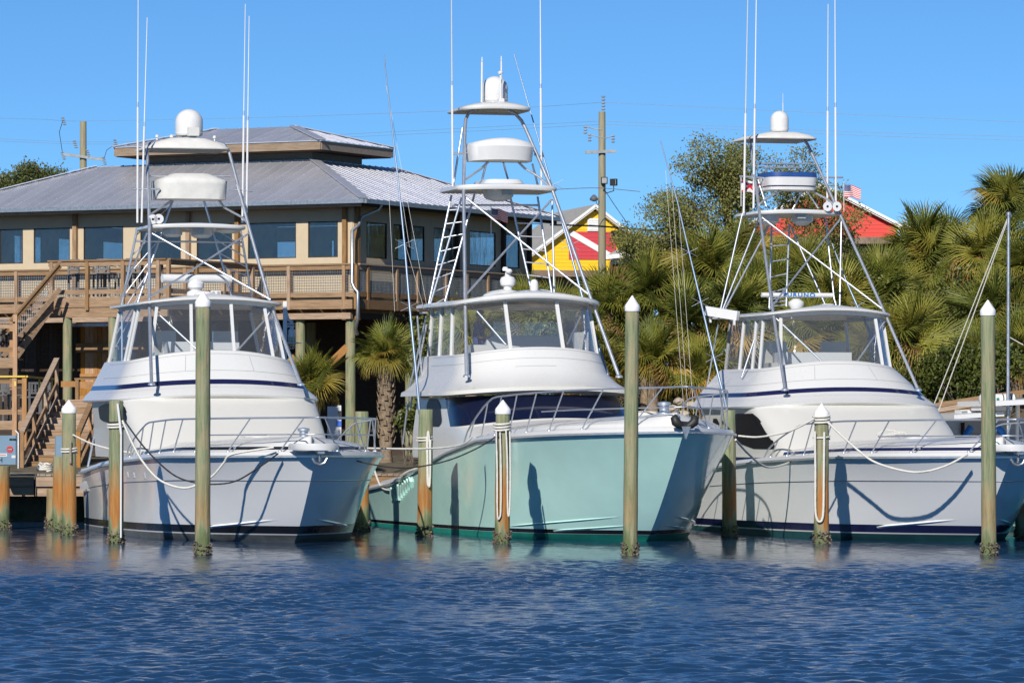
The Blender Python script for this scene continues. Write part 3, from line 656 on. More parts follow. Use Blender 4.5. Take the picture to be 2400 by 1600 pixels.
pipe_px(B, 'tower_brace', [[(1740, 500, 12.4), (1684, 747, 11.6)], [(1777, 517, 12.3), (1686, 745, 11.6)], [(1803, 528, 12.2), (1712, 700, 11.5), (1690, 742, 11.3)], [(1935, 511, 12.3), (1955, 700, 11.7), (1962, 722, 11.6)], [(1972, 514, 11.2), (1968, 722, 10.6)],
    [(1852, 528, 12.2), (1935, 716, 11.0)], [(1786, 510, 11.2), (2068, 724, 9.2)], [(1971, 511, 11.2), (1804, 724, 9.2)], [(1819, 746, 9.1), (1942, 862, 8.5)], [(2077, 748, 9.1), (1998, 863, 8.5)], [(1786, 742, 10.2), (1738, 885, 9.8)],
    [(1733, 413, 12), (1803, 418, 12)], [(1920, 416, 12), (1976, 416, 12)], [(1768, 384, 12.6), (1905, 384, 12.6)], [(1760, 393, 12.6), (1880, 393, 12.6)], [(1795, 395, 12.4), (1795, 416, 12)], [(1683, 760, 11.6), (1640, 1000, 12.6)], [(1880, 450, 12), (1858, 490, 12)], [(1893, 450, 12), (1918, 488, 12)], [(1776, 420, 12.3), (1796, 484, 12)]], .022)
rod(B, (1743, 500), (1753, -20), .028, .018, 12, 12, .46); rod(B, (1766, 488), (1773, -30), .028, .018, 12, 12, .46)
rod(B, (1939, 474), (1941, 10), .028, .018, 12, 12, .47); rod(B, (1959, 474), (1957, -20), .028, .018, 12, 12, .46)
horn_pair(B, [(1939, 484), (1961, 484)], 11.0)
m = MB(); a, b = B.at(1785, 691, 9.8), B.at(1951, 692, 9.8); m.tube([a, b], .055, 12); bar = m.build('radar_bar', M['rod'], B.root, 50)
m = MB(); c = B.at(1866, 724, 9.8); m.lathe(c, [(.1, -.05), (.14, .03), (.185, .1), (.185, .16), (.13, .2), (.07, .24)], 18); m.build('radar_pedestal', M['rod'], B.root, 40)
m = MB(); c = B.at(1940, 722, 9.9); m.lathe(c, [(.15, -.05), (.15, .09), (.13, .1)], 16); m.build('antenna_puck', M['rod'], B.root, 40)
seam_text('FURUNO', .13, B.at(1871, 691.5, 9.8) + Vector((.062, 0, 0)), bar, plain('blue lettering', (.02, .16, .45), .5), 'lettering', 1.3, 'CENTER', 1.25)
m = MB(); a, b = B.at(1655, 728, 11.5), B.at(1730, 740, 10.8); m.bar(a, b, .12, .22); m.bar(a + Vector((0, .1, -.1)), a + Vector((0, .1, -.28)), .05, .05, up=(1, 0, 0)); m.bar(b + Vector((0, -.1, -.1)), b + Vector((0, -.1, -.22)), .05, .05, up=(1, 0, 0)); m.build('raft_box', M['rod'], B.root)
bow_rail(B, 6.9, .68, mid=True); pulpit(B)
for u, v in ((-.2, 1.35), (-.2, -1.35), (5.2, 2.28)): cleat(B, u, v, BR.zs(u) + .12)
outrigger(B, [(1712, 1010), (1699, 938), (1671, 829), (1641, 700), (1615, 591), (1588, 474), (1548, 330)], [9.5, 9.5, 10, 10.5, 11, 11.5, 12.2], [(1615, 591, 11), (1641, 708, 10.5), (1674, 838, 10)], .24,
          [((1560, 400, 12), (1605, 985, 9.6)), ((1575, 440, 12), (1614, 985, 9.6)), ((1590, 480, 11.7), (1627, 985, 9.6))])
outrigger(B, [(2110, 930), (2040, 780), (2011, 721), (1983, 658), (1950, 570)], [10, 10.5, 10.8, 11.1, 11.5], [(2010, 716, 10.8)], .2)
# deck gear on the house front: folded chock rack
m = MB()
for a, b in (((2072, 1020), (2120, 1012)), ((2120, 1012), (2128, 1028)), ((2128, 1028), (2070, 1032)), ((2070, 1032), (2072, 1020)), ((2055, 1018), (2076, 1006)), ((2076, 1006), (2118, 1014)), ((2090, 1014), (2108, 1026)), ((2098, 1004), (2100, 1030))): m.tube([B.at(*a, 4.6), B.at(*b, 4.6)], .016, 6)
m.build('dinghy_chock', M['rope'], B.root, 60)
flag(B, 1738, 422, 1778, 450, 12.2, 'crossed', 'small white flag with red diagonal cross on the tower of right boat')
flag(B, 1979, 432, 2016, 462, 11.6, 'striped', 'small striped american flag flying from the tower of right boat')

# ------------------------------ seafoam boat in the middle
BG = Boat('sport_boat', 'seafoam green sport fishing boat with dark wraparound windshield and tall tower', 2.88, 91.7, 16.4, 2.65,
          [(-2.8, 2.36), (0, 2.29), (4.7, 2.15), (7.6, 1.84), (9.9, 1.48), (13.1, 1.06), (16.5, .86)], W=2.47, wlW=2.40, fl=2.7)
setmat(BG); B = BG
hull(B, {'bottom': 'bottomgreen', 'boot': 'black', 'hull': 'seafoam', 'stripe': 'white', 'strakes': ((.58, .26, 3.4, .03), (.38, .20, 1.8, .025))}, boot=(.15, .24), white=(.145, .15))
R_ = B.root
h0 = ring(4.6, 2.14, 2.30, .08, 2.6, 2.3, 12.0); h1 = ring(6.15, 2.12, 2.62, .20, 2.1, 2.3, 12.0); h2 = ring(7.3, 2.02, 3.20, .05, 1.9, 2.4, 12.0)
m = MB(); m.loft([[q + Vector((0, 0, -.5)) for q in h0], h0, h1]); m.build('cabin', M['white'], R_, 40)
m = MB(); m.loft([h1, lerp_ring(h1, h2, .5), h2]); m.build('cabin_sides', M['cream'], R_, 40)
sa, sb = .06, s_for_px(B, h2, 1043)
m = MB(); m.loft(patch(h1, h2, sa, sb, .06, .98, .012, 46, 6)); m.build('windshield', M['glassdark'], R_, 60)
window_patch(B, h1, h2, 1000, 1034, .05, .95, mat='sidewin')
b0 = ring(7.0, 2.32, 3.30, .12, 1.7, 2.4, 12.5); b1 = ring(7.0, 2.30, 3.39, .12, 1.7, 2.4, 12.5); b2 = ring(7.15, 2.2, 3.44, .12, 1.7, 2.4, 12.5); b3 = ring(7.5, 2.03, 3.58, .12, 1.65, 2.4, 12.5); bm = ring(7.82, 1.86, 3.82, .14, 1.55, 2.35, 12.5); c0 = ring(8.1, 1.76, 4.31, .17, 1.5, 2.3, 12.5)
m = MB(); m.loft([[q + Vector((0, 0, .0)) for q in ring(7.35, 2.0, 3.22, .05, 1.9, 2.4, 12.0)], b0]); m.build('brow_underside', M['cream'], R_, 40)
m = MB(); m.loft([b0, b1, b2]); m.build('brow', M['cream'], R_, 30)
m = MB(); m.loft([b2, [q + Vector((0, 0, .03)) for q in ring(7.22, 2.16, 3.44, .12, 1.7, 2.4, 12.5)], b3, bm, lerp_ring(bm, c0, .5), lerp_ring(bm, c0, .95), c0, [q + Vector((0, 0, .015)) + (Vector((-10, 0, q.z)) - q).normalized() * .1 for q in c0]]); m.build('flybridge', M['white'], R_, 40)
for t in (.48, .9): m = MB(); m.loft(patch(bm, c0, .04, .96, t, t + .016, .004, 60, 1)); m.build('panel_seam', M['seam'], R_)
m = MB(); m.loft(patch(bm, c0, .475, .58, .10, .115, .004, 12, 1)); m.build('panel_seam', M['seam'], R_)
inner = [q + (Vector((-10, 0, q.z)) - q).normalized() * .13 for q in c0]
m = MB(); m.loft([inner, [q + Vector((0, 0, -.86)) for q in inner]], False, True); m.build('flybridge_floor', M['cream'], R_)
tr = ring(8.5, 1.80, 5.58, .17, 1.2, 2.4, 13.0); slab(B, 'hardtop', M['white'], tr, .12, R_, crown=.10)
el = ring(8.18, 1.69, 4.32, .17, 1.45, 2.3, 12.2); eh = ring(8.75, 1.60, 5.42, .14, 1.15, 2.4, 12.2)
enclosure(B, el, eh, sorted([0.0, .1] + [s_for_px(B, el, x) for x in (1410, 1320, 1196, 1030)] + [.9, 1.0]), frame=.055)
m = MB(); m.loft([eh, [q + Vector((0, 0, .1)) for q in eh]]); m.build('valance', M['white'], R_, 60)
legs(B, [(8.05, 1.85, 3.62), (9.35, 1.54, 5.5), (11.15, 1.10, 8.18), (12.3, .76, 9.7), (12.45, .70, 9.9)], .042, [(12.6, .58, 10.08), (12.7, .44, 10.14)])
tray(B, 'tower_platform', 10.9, 12.8, 1.26, 8.26, .12)
m = MB(); m.lathe(B.at(1168, 470, 11.7), [(.12, -.02), (.3, .03), (.36, .1), (.4, .3)], 18); m.build('speaker_pod', M['cream'], R_, 40)
m = MB(); m.box(B.at(1189, 450, 11.2), (.12, .24, .13)); m.build('flood_lamp', M['lens'], R_)
m = MB(); rg = ring(11.3, .52, 8.30, 0, .4, 3, 12.5, 8); m.loft([rg, [Vector((q.x * .95 - .6, q.y * .85, q.z + .1)) for q in rg]], False, True); m.build('platform_seat', M['white'], R_, 40)
tray(B, 'sun_shade', 11.8, 13.6, .86, 10.22, .09, 'white', .6, .03, .12)
radome(B, 1160, 179, 240, 61, 12.9)
rod(B, (1129, 240), (1130, 134), .026, .02, 12.6, 12.6, .9); rod(B, (1175, 236), (1175, 132), .022, .02, 12.4, 12.4, .9)
m = MB(); a = B.at(1174, 240, 12.1); b = B.at(1173, 172, 12.1); m.tube([a, b], .022, 8); m.box(a + Vector((0, 0, .03)), (.12, .14, .12)); m.lathe(b, [(.06, -.02), (.07, .02), (.04, .05)], 12); m.build('light_mast', M['rod'], R_, 40)
P0 = ring(11.3, .76, 8.87, .02, .5, 2.4, 12.2, 10); P1 = ring(11.2, .785, 9.2, .02, .5, 2.4, 12.3, 10); P2 = ring(11.3, .74, 9.34, .05, .5, 2.4, 12.2, 10)
m = MB(); m.loft([P0, P1, P2, [Vector((q.x * .8 - 2.35, q.y * .7, q.z + .06)) for q in P2]], True, True); m.build('tower_console', M['rod'], R_, 50)
pipe_px(B, 'console_arm', [[(1145, 379, 11.9), (1128, 395, 11.7), (1092, 420, 11.3)], [(1216, 381, 11.9), (1230, 395, 11.7), (1262, 414, 11.4), (1287, 436, 11.1)]], .03)
ladder(B, [(1058, 458, 12.6), (1002, 727, 12.3)], [(1112, 456, 12.5), (1043, 706, 12.0)], rungs(8, .13, .97), .028)
ladder(B, [(1196, 461, 12.5), (1246, 684, 12.0)], [(1260, 461, 12.4), (1294, 692, 11.9)], rungs(7, .14, .96), .028)
pipe_px(B, 'tower_brace', [[(1082, 463, 12), (1004, 727, 12.2)], [(1294, 466, 11.3), (1299, 692, 11)], [(1090, 462, 11.1), (1382, 692, 9.4)], [(1293, 468, 11.1), (1094, 688, 9.4)], [(1058, 481, 12.5), (1262, 481, 12.4)],
    [(1108, 718, 9.3), (1186, 808, 8.6)], [(1367, 729, 9.3), (1329, 808, 8.6)], [(1060, 361, 12), (1100, 358, 12)], [(1252, 362, 12), (1267, 366, 12)], [(999, 741, 12.2), (961, 905, 12.8), (944, 1040, 13.2)], [(984, 733, 12), (1002, 733, 12)],
    [(1125, 440, 12.3), (1140, 382, 12)], [(1180, 382, 12), (1196, 440, 12.4)], [(1084, 300, 12.5), (1062, 438, 12.2)], [(1248, 385, 12), (1262, 440, 12.3)], [(978, 740, 12), (990, 905, 12.3)], [(1000, 760, 12), (960, 960, 12.5)]], .026)
rod(B, (1061, 440), (1058, -30), .028, .02, 12, 12, .52); rod(B, (1269, 435), (1266, -30), .028, .02, 12, 12, .5)
m = MB(); m.lathe(B.at(1183, 693, 10), [(.55, -.1), (.52, .02), (.36, .1), (.1, .15)], 22); m.build('antenna_dome', M['rod'], R_, 40)
m = MB(); c = B.at(1190, 678, 10); m.lathe(c, [(.1, -.02), (.1, .06), (.17, .1), (.19, .2), (.16, .28), (.07, .32), (.06, .40)], 16); m.lathe(c + Vector((0, -.06, .43)), [(.03, 0), (.07, .01), (.075, .06), (.05, .1)], 12, 'z'); m.ball(c + Vector((.1, .0, .43)), .085, 12, 8, .7); m.build('search_light', M['rod'], R_, 40)
m = MB(); m.lathe(B.at(1252, 688, 9.8), [(.1, -.02), (.1, .2), (.09, .28), (.05, .33), (.01, .34)], 16); m.build('thermal_camera', M['rod'], R_, 40)
bow_rail(B, 6.6, .84, mid=True)
outrigger(B, [(984, 970), (974, 860), (960, 718), (948, 570), (933, 420), (917, 285), (900, 130)], [10.2, 10.4, 10.8, 11.3, 11.8, 12.3, 13], [(932, 412, 11.8), (948, 572, 11.3), (961, 718, 10.8)], .26,
          [((905, 200, 12.9), (1000, 715, 11)), ((910, 420, 12), (925, 730, 11)), ((950, 572, 11.3), (994, 725, 11)), ((936, 425, 11.8), (960, 580, 11.3))])
outrigger(B, [(1425, 880), (1364, 693), (1334, 578), (1294, 440), (1260, 320), (1205, 128)], [10, 10.8, 11.2, 11.8, 12.3, 13], [(1298, 432, 11.8), (1336, 574, 11.2)], .26)
# anchor on the stem head, windlass and coiled line
m = MB(); c = B.L(-2.62, 0, 2.52)
m.bar(c + Vector((-.5, 0, .02)), c + Vector((.16, 0, .0)), .12, .1)
for sg in (-1, 1): m.tube([c + Vector((.10, sg * .02, -.06)), c + Vector((.12, sg * .12, -.02)), c + Vector((.12, sg * .20, .04)), c + Vector((.10, sg * .22, .12)), c + Vector((.06, sg * .18, .18))], [.05, .09, .10, .09, .04], 10)
m.build('anchor', M['rubber'], R_, 60)
m = MB(); m.add([c + Vector(d) for d in ((.2, -.1, -.05), (.2, .1, -.05), (.2, 0, -.32), (.1, -.08, -.05), (.1, .08, -.05), (.1, 0, -.3))], [(0, 1, 2), (5, 4, 3), (0, 1, 4, 3), (1, 2, 5, 4), (2, 0, 3, 5)]); m.build('anchor_chock', M['galv'], R_)
m = MB(); m.lathe(B.L(-1.3, 0, 2.68), [(.16, 0), (.16, .08), (.1, .1), (.1, .22), (.14, .24), (.14, .3), (.02, .32)], 16); m.build('windlass', M['steel'], R_, 40)
m = MB(); path = [B.L(-.9 + .26 * math.cos(t * .9) * (1 - .01 * t), .25 + .3 * math.sin(t * .9) * (1 - .01 * t), 2.66 + .004 * t) for t in range(30)]; m.tube(path, .022, 6); m.build('coiled_line', M['rope'], R_, 60)
for u, v in ((4.2, 2.1), (-.4, 1.4), (-.4, -1.4)): cleat(B, u, v, BG.zs(u) + .12)
# louvred vent on the quarter
vent = None
for k in range(9):
    u = 11.1 + k * .26; z1 = BG.zs(u) - .12; z0 = z1 - .34 * min(1, .45 + .1 * k if k < 6 else 1.35 - .08 * k); m = MB()
    m.bar(B.L(u + .07, BG.hb(z0, u) + .025, z0), B.L(u - .07, BG.hb(z1, u) + .025, z1), .06, .17, up=(1, 0, 0))
    m.build('vent_louvre', M['seafoam'], R_)
# helm console, seat and windscreen on the flybridge
m = MB(); m.box(B.L(10.6, -.15, 4.25), (.9, 1.9, .75)); m.build('helm_console', M['white'], R_)
m = MB(); m.box(B.L(10.1, -.2, 4.78), (.02, 1.7, .32)); m.build('helm_windscreen', M['vinyl'], R_)
m = MB(); m.box(B.L(9.5, 1.2, 4.0), (.6, .45, .75)); m.build('lounge_seat', M['cream'], R_)
m = MB(); m.box(B.L(9.8, -1.4, 4.45), (.3, .35, .5)); m.build('seat_back', M['white'], R_)
flag(B, 1152, 488, 1189, 517, 12.8, 'striped', 'small striped american flag hanging inside the tower of green boat')

# ------------------------------------------------------------------ pilings and mooring lines
def pile_mat():
    m, nt, N, L, b = mk('treated piling'); co = mapped(nt, 'Object', (9, 9, .7)); oi = N.new('ShaderNodeObjectInfo')
    ad = N.new('ShaderNodeVectorMath'); ad.operation = 'ADD'; L.new(co, ad.inputs[0]); cb = N.new('ShaderNodeCombineXYZ'); L.new(math_(nt, 'MULTIPLY', oi.outputs['Random'], 50), cb.inputs[2]); L.new(cb.outputs[0], ad.inputs[1])
    g = noise(nt, ad.outputs[0], 1.6, 6, .65); big = noise(nt, mapped(nt, 'Object', (2.5, 2.5, .6)), 1.4, 4)
    green = ramp(nt, g, [(.2, (.06, .075, .04)), (.36, (.15, .18, .10)), (.48, (.21, .24, .14)), (.6, (.28, .28, .17)), (.8, (.33, .28, .18))])
    green = mixc(nt, ramp(nt, noise(nt, mapped(nt, 'Object', (3, 3, .9)), 1.1, 5, .7), [(.48, (0, 0, 0)), (.62, (.8, .8, .8))]), green, (.34, .27, .165))
    rust = ramp(nt, g, [(.3, (.30, .10, .02)), (.7, (.42, .22, .07))])
    sp = N.new('ShaderNodeSeparateXYZ'); t = N.new('ShaderNodeTexCoord'); L.new(t.outputs['Object'], sp.inputs[0]); z = sp.outputs[2]
    zz = math_(nt, 'ADD', z, math_(nt, 'MULTIPLY', math_(nt, 'SUBTRACT', big, .5), 1.5))
    amt = N.new('ShaderNodeAttribute'); amt.attribute_type = 'OBJECT'; amt.attribute_name = 'rust'
    up = N.new('ShaderNodeMapRange'); up.inputs[1].default_value = .35; up.inputs[2].default_value = .55; L.new(zz, up.inputs[0])
    dn = N.new('ShaderNodeMapRange'); dn.inputs[1].default_value = 1.55; dn.inputs[2].default_value = .95; L.new(zz, dn.inputs[0])
    f = math_(nt, 'MULTIPLY', math_(nt, 'MULTIPLY', up.outputs[0], dn.outputs[0]), amt.outputs['Fac'])
    c = mixc(nt, f, green, rust)
    wet = N.new('ShaderNodeMapRange'); wet.inputs[1].default_value = .42; wet.inputs[2].default_value = .2; L.new(zz, wet.inputs[0])
    c = mixc(nt, math_(nt, 'MULTIPLY', wet.outputs[0], .8), c, (.10, .13, .05))
    L.new(c, b.inputs['Base Color']); b.inputs['Roughness'].default_value = .8; b.inputs['Specular IOR Level'].default_value = .25; bump(nt, b, g, .9, .03); return m
M['pile'] = pile_mat(); M['cap'] = plain('white piling cap', (.82, .82, .81), .4, var=.03)
def barn_mat():
    m, nt, N, L, b = mk('oyster shells'); f = noise(nt, mapped(nt), 22, 5, .75)
    L.new(ramp(nt, f, [(.35, (.035, .028, .02)), (.5, (.13, .10, .075)), (.64, (.34, .28, .22)), (.75, (.5, .47, .42))]), b.inputs['Base Color']); b.inputs['Roughness'].default_value = .85; bump(nt, b, f, .8, .03); return m
M['oyster'] = barn_mat()
PILES = {}
def piling(px, base, top, wpx, cap, label, rust=1.0, name=None, lean=0.0, Y=None):
    Y = Y or FOCAL * EYE / (base - HORIZON); x = (px - 1200) / FOCAL * Y; r = wpx / 2 / FOCAL * Y; zt = EYE + (HORIZON - top) / FOCAL * Y
    o = thing('dock_piling', label, 'piling', (x, Y, 0), random.random() * 6, 'pilings standing in the water')
    ct = .24 if cap else 0; m = MB(); prof = [(r * 1.06, -2.5)] + [(r * (1.05 - .07 * i / 14) * (1 + .012 * math.sin(i * 2.1 + px)), -.2 + (zt - ct + .2) * i / 14) for i in range(15)]
    prof += [(r * .9, zt - ct + .012)]; m.lathe((0, 0, 0), prof, 22, wob=.012); s = m.build('shaft', M['pile'], o, 50); s['rust'] = rust
    if cap: m = MB(); m.lathe((0, 0, zt - ct), [(r * 1.06, -.06), (r * 1.08, -.05), (r * 1.08, .03), (r * 1.0, .06), (.012, ct), (.003, ct + .004)], 24); m.build('cap', M['cap'], o, 30)
    m = MB(); rg = random.Random(px)
    for k in range(170):
        a = rg.random() * 6.283; z = -.05 + .30 * rg.random() ** 1.5; s_ = rg.uniform(.02, .05); c = Vector((math.cos(a) * r * 1.05, math.sin(a) * r * 1.05, z))
        P = [c + Vector((rg.uniform(-1, 1), rg.uniform(-1, 1), rg.uniform(-1.1, 1.1))) * s_ for _ in range(3)] + [c + Vector((math.cos(a), math.sin(a), rg.uniform(-.4, .4))) * s_ * 1.3, c - Vector((math.cos(a), math.sin(a), 0)) * s_]
        m.add(P, [(0, 1, 3), (1, 2, 3), (2, 0, 3), (0, 2, 4), (2, 1, 4), (1, 0, 4)])
    stuff(m.build('oyster_crust', M['oyster'], o))
    o.rotation_euler[0] = rg.uniform(-.012, .012); o.rotation_euler[1] = rg.uniform(-.012, .012)
    PILES[px] = (x, Y, r, zt); return o
piling(475, 1300, 683, 35, True, 'tall white capped piling in front of the left boat cabin', .35)
piling(1477, 1300, 693, 33, True, 'tall white capped piling in front of the green boat windshield', .25)
piling(2318, 1300, 703, 34, True, 'tall white capped piling at far right by the blue hull', .3)
piling(162, 1253, 937, 33, True, 'short white capped piling beside the blue meter box, wooden cleat on it', 1.1)
piling(272, 1272, 940, 34, False, 'flat topped piling with pale pipe before the left boat quarter', 1.2)
piling(995, 1257, 960, 34, False, 'flat topped piling with looped rope before the green boat quarter', .9)
piling(1177, 1272, 937, 34, True, 'short white capped piling with hanging ropes before the green hull', 1.2)
piling(1710, 1257, 962, 33, False, 'flat topped piling in the shadow of the green bow', .8)
piling(1925, 1272, 945, 34, True, 'short white capped piling with long rope loop before the right boat', 1.1)
piling(848, 1243, 965, 32, False, 'flat topped piling between the left bow and the green stern', 1.2)
piling(2395, 1264, 1120, 30, False, 'low piling cut by the right edge of the picture', .9)
piling(141, 1243, 1070, 34, False, 'low orange stained piling tucked behind the capped piling at left', 1.2)
piling(4, 1240, 1092, 36, False, 'low piling under the meter box at the left edge', 1.0)
piling(121, 1236, 1146, 25, False, 'short sawn off piling stub with a bolt by the dock', .4)
# wooden cleat, pipe
m = MB(); x, Y, r, zt = PILES[162]; m.box((x + .05, Y - r - .04, 1.88), (.045, .05, .5)); tag(m.build('rope_cleat', wood('grey timber', (.22, .19, .15), (.36, .31, .25))), 'grey wooden cleat bolted upright on the short capped piling', 'cleat')
m = MB(); x, Y, r, zt = PILES[272]; m.tube([(x + .12, Y - r - .03, .12), (x + .125, Y - r - .03, 2.3)], .022, 8); m.tube([(x + .125, Y - r - .03, 2.3), (x + .05, Y - r - .02, 2.95)], .028, 8); tag(m.build('conduit_pipe', M['rod'], None, 60), 'white conduit pipe strapped to the flat topped left piling', 'pipe')

def twist(path, r, n=6):
    """laid rope: subdivide the path smoothly and let the radius pulse"""
    P = [Vector(p) for p in path]; Q = []
    for i in range(len(P) - 1):
        p0, p1, p2, p3 = P[max(0, i - 1)], P[i], P[i + 1], P[min(len(P) - 1, i + 2)]
        for k in range(8):
            t = k / 8; Q.append(.5 * ((2 * p1) + (p2 - p0) * t + (2 * p0 - 5 * p1 + 4 * p2 - p3) * t * t + (3 * p1 - p0 - 3 * p2 + p3) * t ** 3))
    Q.append(P[-1]); m = MB(); m.tube(Q, [r * (1 + .12 * (i % 2)) for i in range(len(Q))], n); return m
def line(label, pix, Y0, Y1, r=.022, mat='rope', name='mooring_line'):
    n = len(pix) - 1; P = [at(x, y, Y0 + (Y1 - Y0) * i / n) for i, (x, y) in enumerate(pix)]
    return tag(twist(P, r).build(name, M[mat], None, 60), label, 'rope')
def wrap(px, z, turns, label, mat='rope', r=.024):
    x, Y, pr, zt = PILES[px]; n = int(18 * turns); P = [(x + (pr + r) * math.cos(.35 * i), Y + (pr + r) * math.sin(.35 * i), z + .0035 * i + .02 * math.sin(i * .35)) for i in range(n)]
    m = MB(); m.tube(P, r, 6); return tag(m.build('rope_wrap', M[mat], None, 60), label, 'rope')
pv = lambda k: PILES[k][1] - PILES[k][2] - .03
line('white line sagging from left piling to the bow of the left boat', [(287, 985), (308, 1034), (335, 1082), (375, 1125), (429, 1143), (470, 1132), (500, 1113), (524, 1085), (545, 1064), (642, 1048)], pv(272), 89.0, .024)
line('black line sagging from left piling to the bow of the left boat', [(288, 980), (340, 1050), (402, 1109), (455, 1130), (510, 1134), (559, 1124), (618, 1087), (652, 1062)], pv(272), 88.9, .017, 'ropeblack')
line('black line from the left bow across to the roped piling', [(788, 1061), (854, 1084), (948, 1096), (1041, 1081), (1118, 1050), (1172, 1016)], 90.3, pv(1177), .017, 'ropeblack')
line('white line stretched from the left bow to the green boat side cleat', [(854, 1050), (1000, 1051), (1080, 1042), (1106, 1024)], 92.2, 94.2, .022)
line('white line from short capped piling to the left boat side', [(170, 1018), (214, 1039), (268, 1054), (321, 1062)], pv(162), 97.0, .02)
line('white line sagging from the green bow to the piling before right boat', [(1731, 1021), (1770, 1024), (1804, 1020), (1855, 1008), (1908, 981)], 91.5, pv(1925), .022)
line('white line drooping from the green bow to the right boat side cleat', [(1724, 1030), (1753, 1062), (1794, 1093), (1838, 1088), (1875, 1070)], 91.5, 95.5, .024)
line('white line sagging from capped piling to the bow of the right boat', [(1940, 989), (2008, 1052), (2059, 1086), (2144, 1106), (2212, 1093), (2268, 1064)], pv(1925), 89.0, .024)
line('white line drooping at the stern quarter of the green boat', [(877, 1100), (892, 1138), (911, 1148), (934, 1142), (946, 1111), (985, 1095)], 106, 101, .026)
for k, pts in ((1177, [(1163, 1008), (1165, 1100), (1166, 1205), (1171, 1212), (1174, 1190), (1174, 1080), (1172, 1012)]),):
    line('rope hanging in a narrow loop on the left of the roped piling', pts, pv(k) - .02, pv(k) - .02, .018)
line('rope hanging double on the right of the roped piling', [(1186, 1008), (1189, 1080), (1190, 1195), (1194, 1200), (1196, 1120), (1195, 1010)], pv(1177) - .02, pv(1177) + .02, .02)
line('coil of rope hanging on the flat topped piling by the green quarter', [(1000, 1022), (1001, 1080), (1002, 1130), (1006, 1136), (1008, 1100), (1006, 1025), (1002, 1020), (1004, 1130), (1008, 1126), (1009, 1030)], pv(995) - .02, pv(995) - .02, .02)
line('long rope loop hanging to the rust stain on piling before right boat', [(1910, 1010), (1911, 1100), (1911, 1190), (1915, 1216), (1921, 1222), (1927, 1216), (1930, 1190), (1931, 1100), (1932, 1012)], pv(1925) - .02, pv(1925) - .02, .026)
wrap(272, 2.42, 2.4, 'white rope turns round the flat topped left piling'); wrap(272, 2.53, 1.4, 'thin black rope turn round the flat topped left piling', 'ropeblack', .016)
wrap(162, 1.86, 2, 'rope turns round the short capped piling with cleat', 'rope', .02); wrap(995, 2.12, 2, 'rope turns near the top of piling by green quarter', 'rope', .018)
wrap(1177, 2.36, 3, 'rope turns below the cap of the roped piling'); wrap(1925, 2.52, 3, 'rope turns below the cap of piling before right boat'); wrap(1925, 2.2, 1.3, 'single rope turn lower on piling before right boat', 'rope', .02)

# ------------------------------------------------------------------ dock
M['plank'] = wood('weathered planks', (.22, .175, .125), (.38, .305, .23), (1.5, 6, 6)); M['timber'] = wood('brown timber', (.22, .135, .075), (.40, .255, .145), (5, 5, 1.2)); M['timberh'] = wood('brown timber horizontal', (.22, .14, .08), (.41, .27, .165), (1.0, 6, 9), .5)
M['orange'] = wood('cedar boards', (.30, .14, .05), (.46, .25, .10), (6, 6, 1.0), .4); M['darkwood'] = wood('dark wood and deep shade', (.035, .022, .014), (.07, .045, .03))
dock = thing('dock', 'weathered plank dock on pilings behind the boats', 'dock', (0, 108.6, 0))
pm = MB(); pm.box((0, 0, 0), (.138, 3.0, .045)); pmesh = pm.mesh('plank', M['plank'])
for i in range(292): link('plank', pmesh, dock, (-22 + i * .15, 1.5, 1.22 + .004 * math.sin(i * 2.3)))
for z, y in ((1.05, -.03), (.80, .05)):
    for k in range(9): m = MB(); m.box((0, 0, 0), (4.86, .07, .24)); m.build('fascia_board', M['timberh'], dock, None, (-19.5 + k * 4.9, y, z))
for k in range(15):
    m = MB(); m.lathe((0, 0, 0), [(.15, -3), (.15, 1.15)], 12); o = m.build('support_piling', M['pile'], dock, 50, (-20 + k * 2.9, .4, 0)); o['rust'] = .5
    m = MB(); m.lathe((0, 0, 0), [(.15, -3), (.15, 1.15)], 12); o = m.build('support_piling', M['pile'], dock, 50, (-20.6 + k * 2.9, 2.6, 0)); o['rust'] = .5
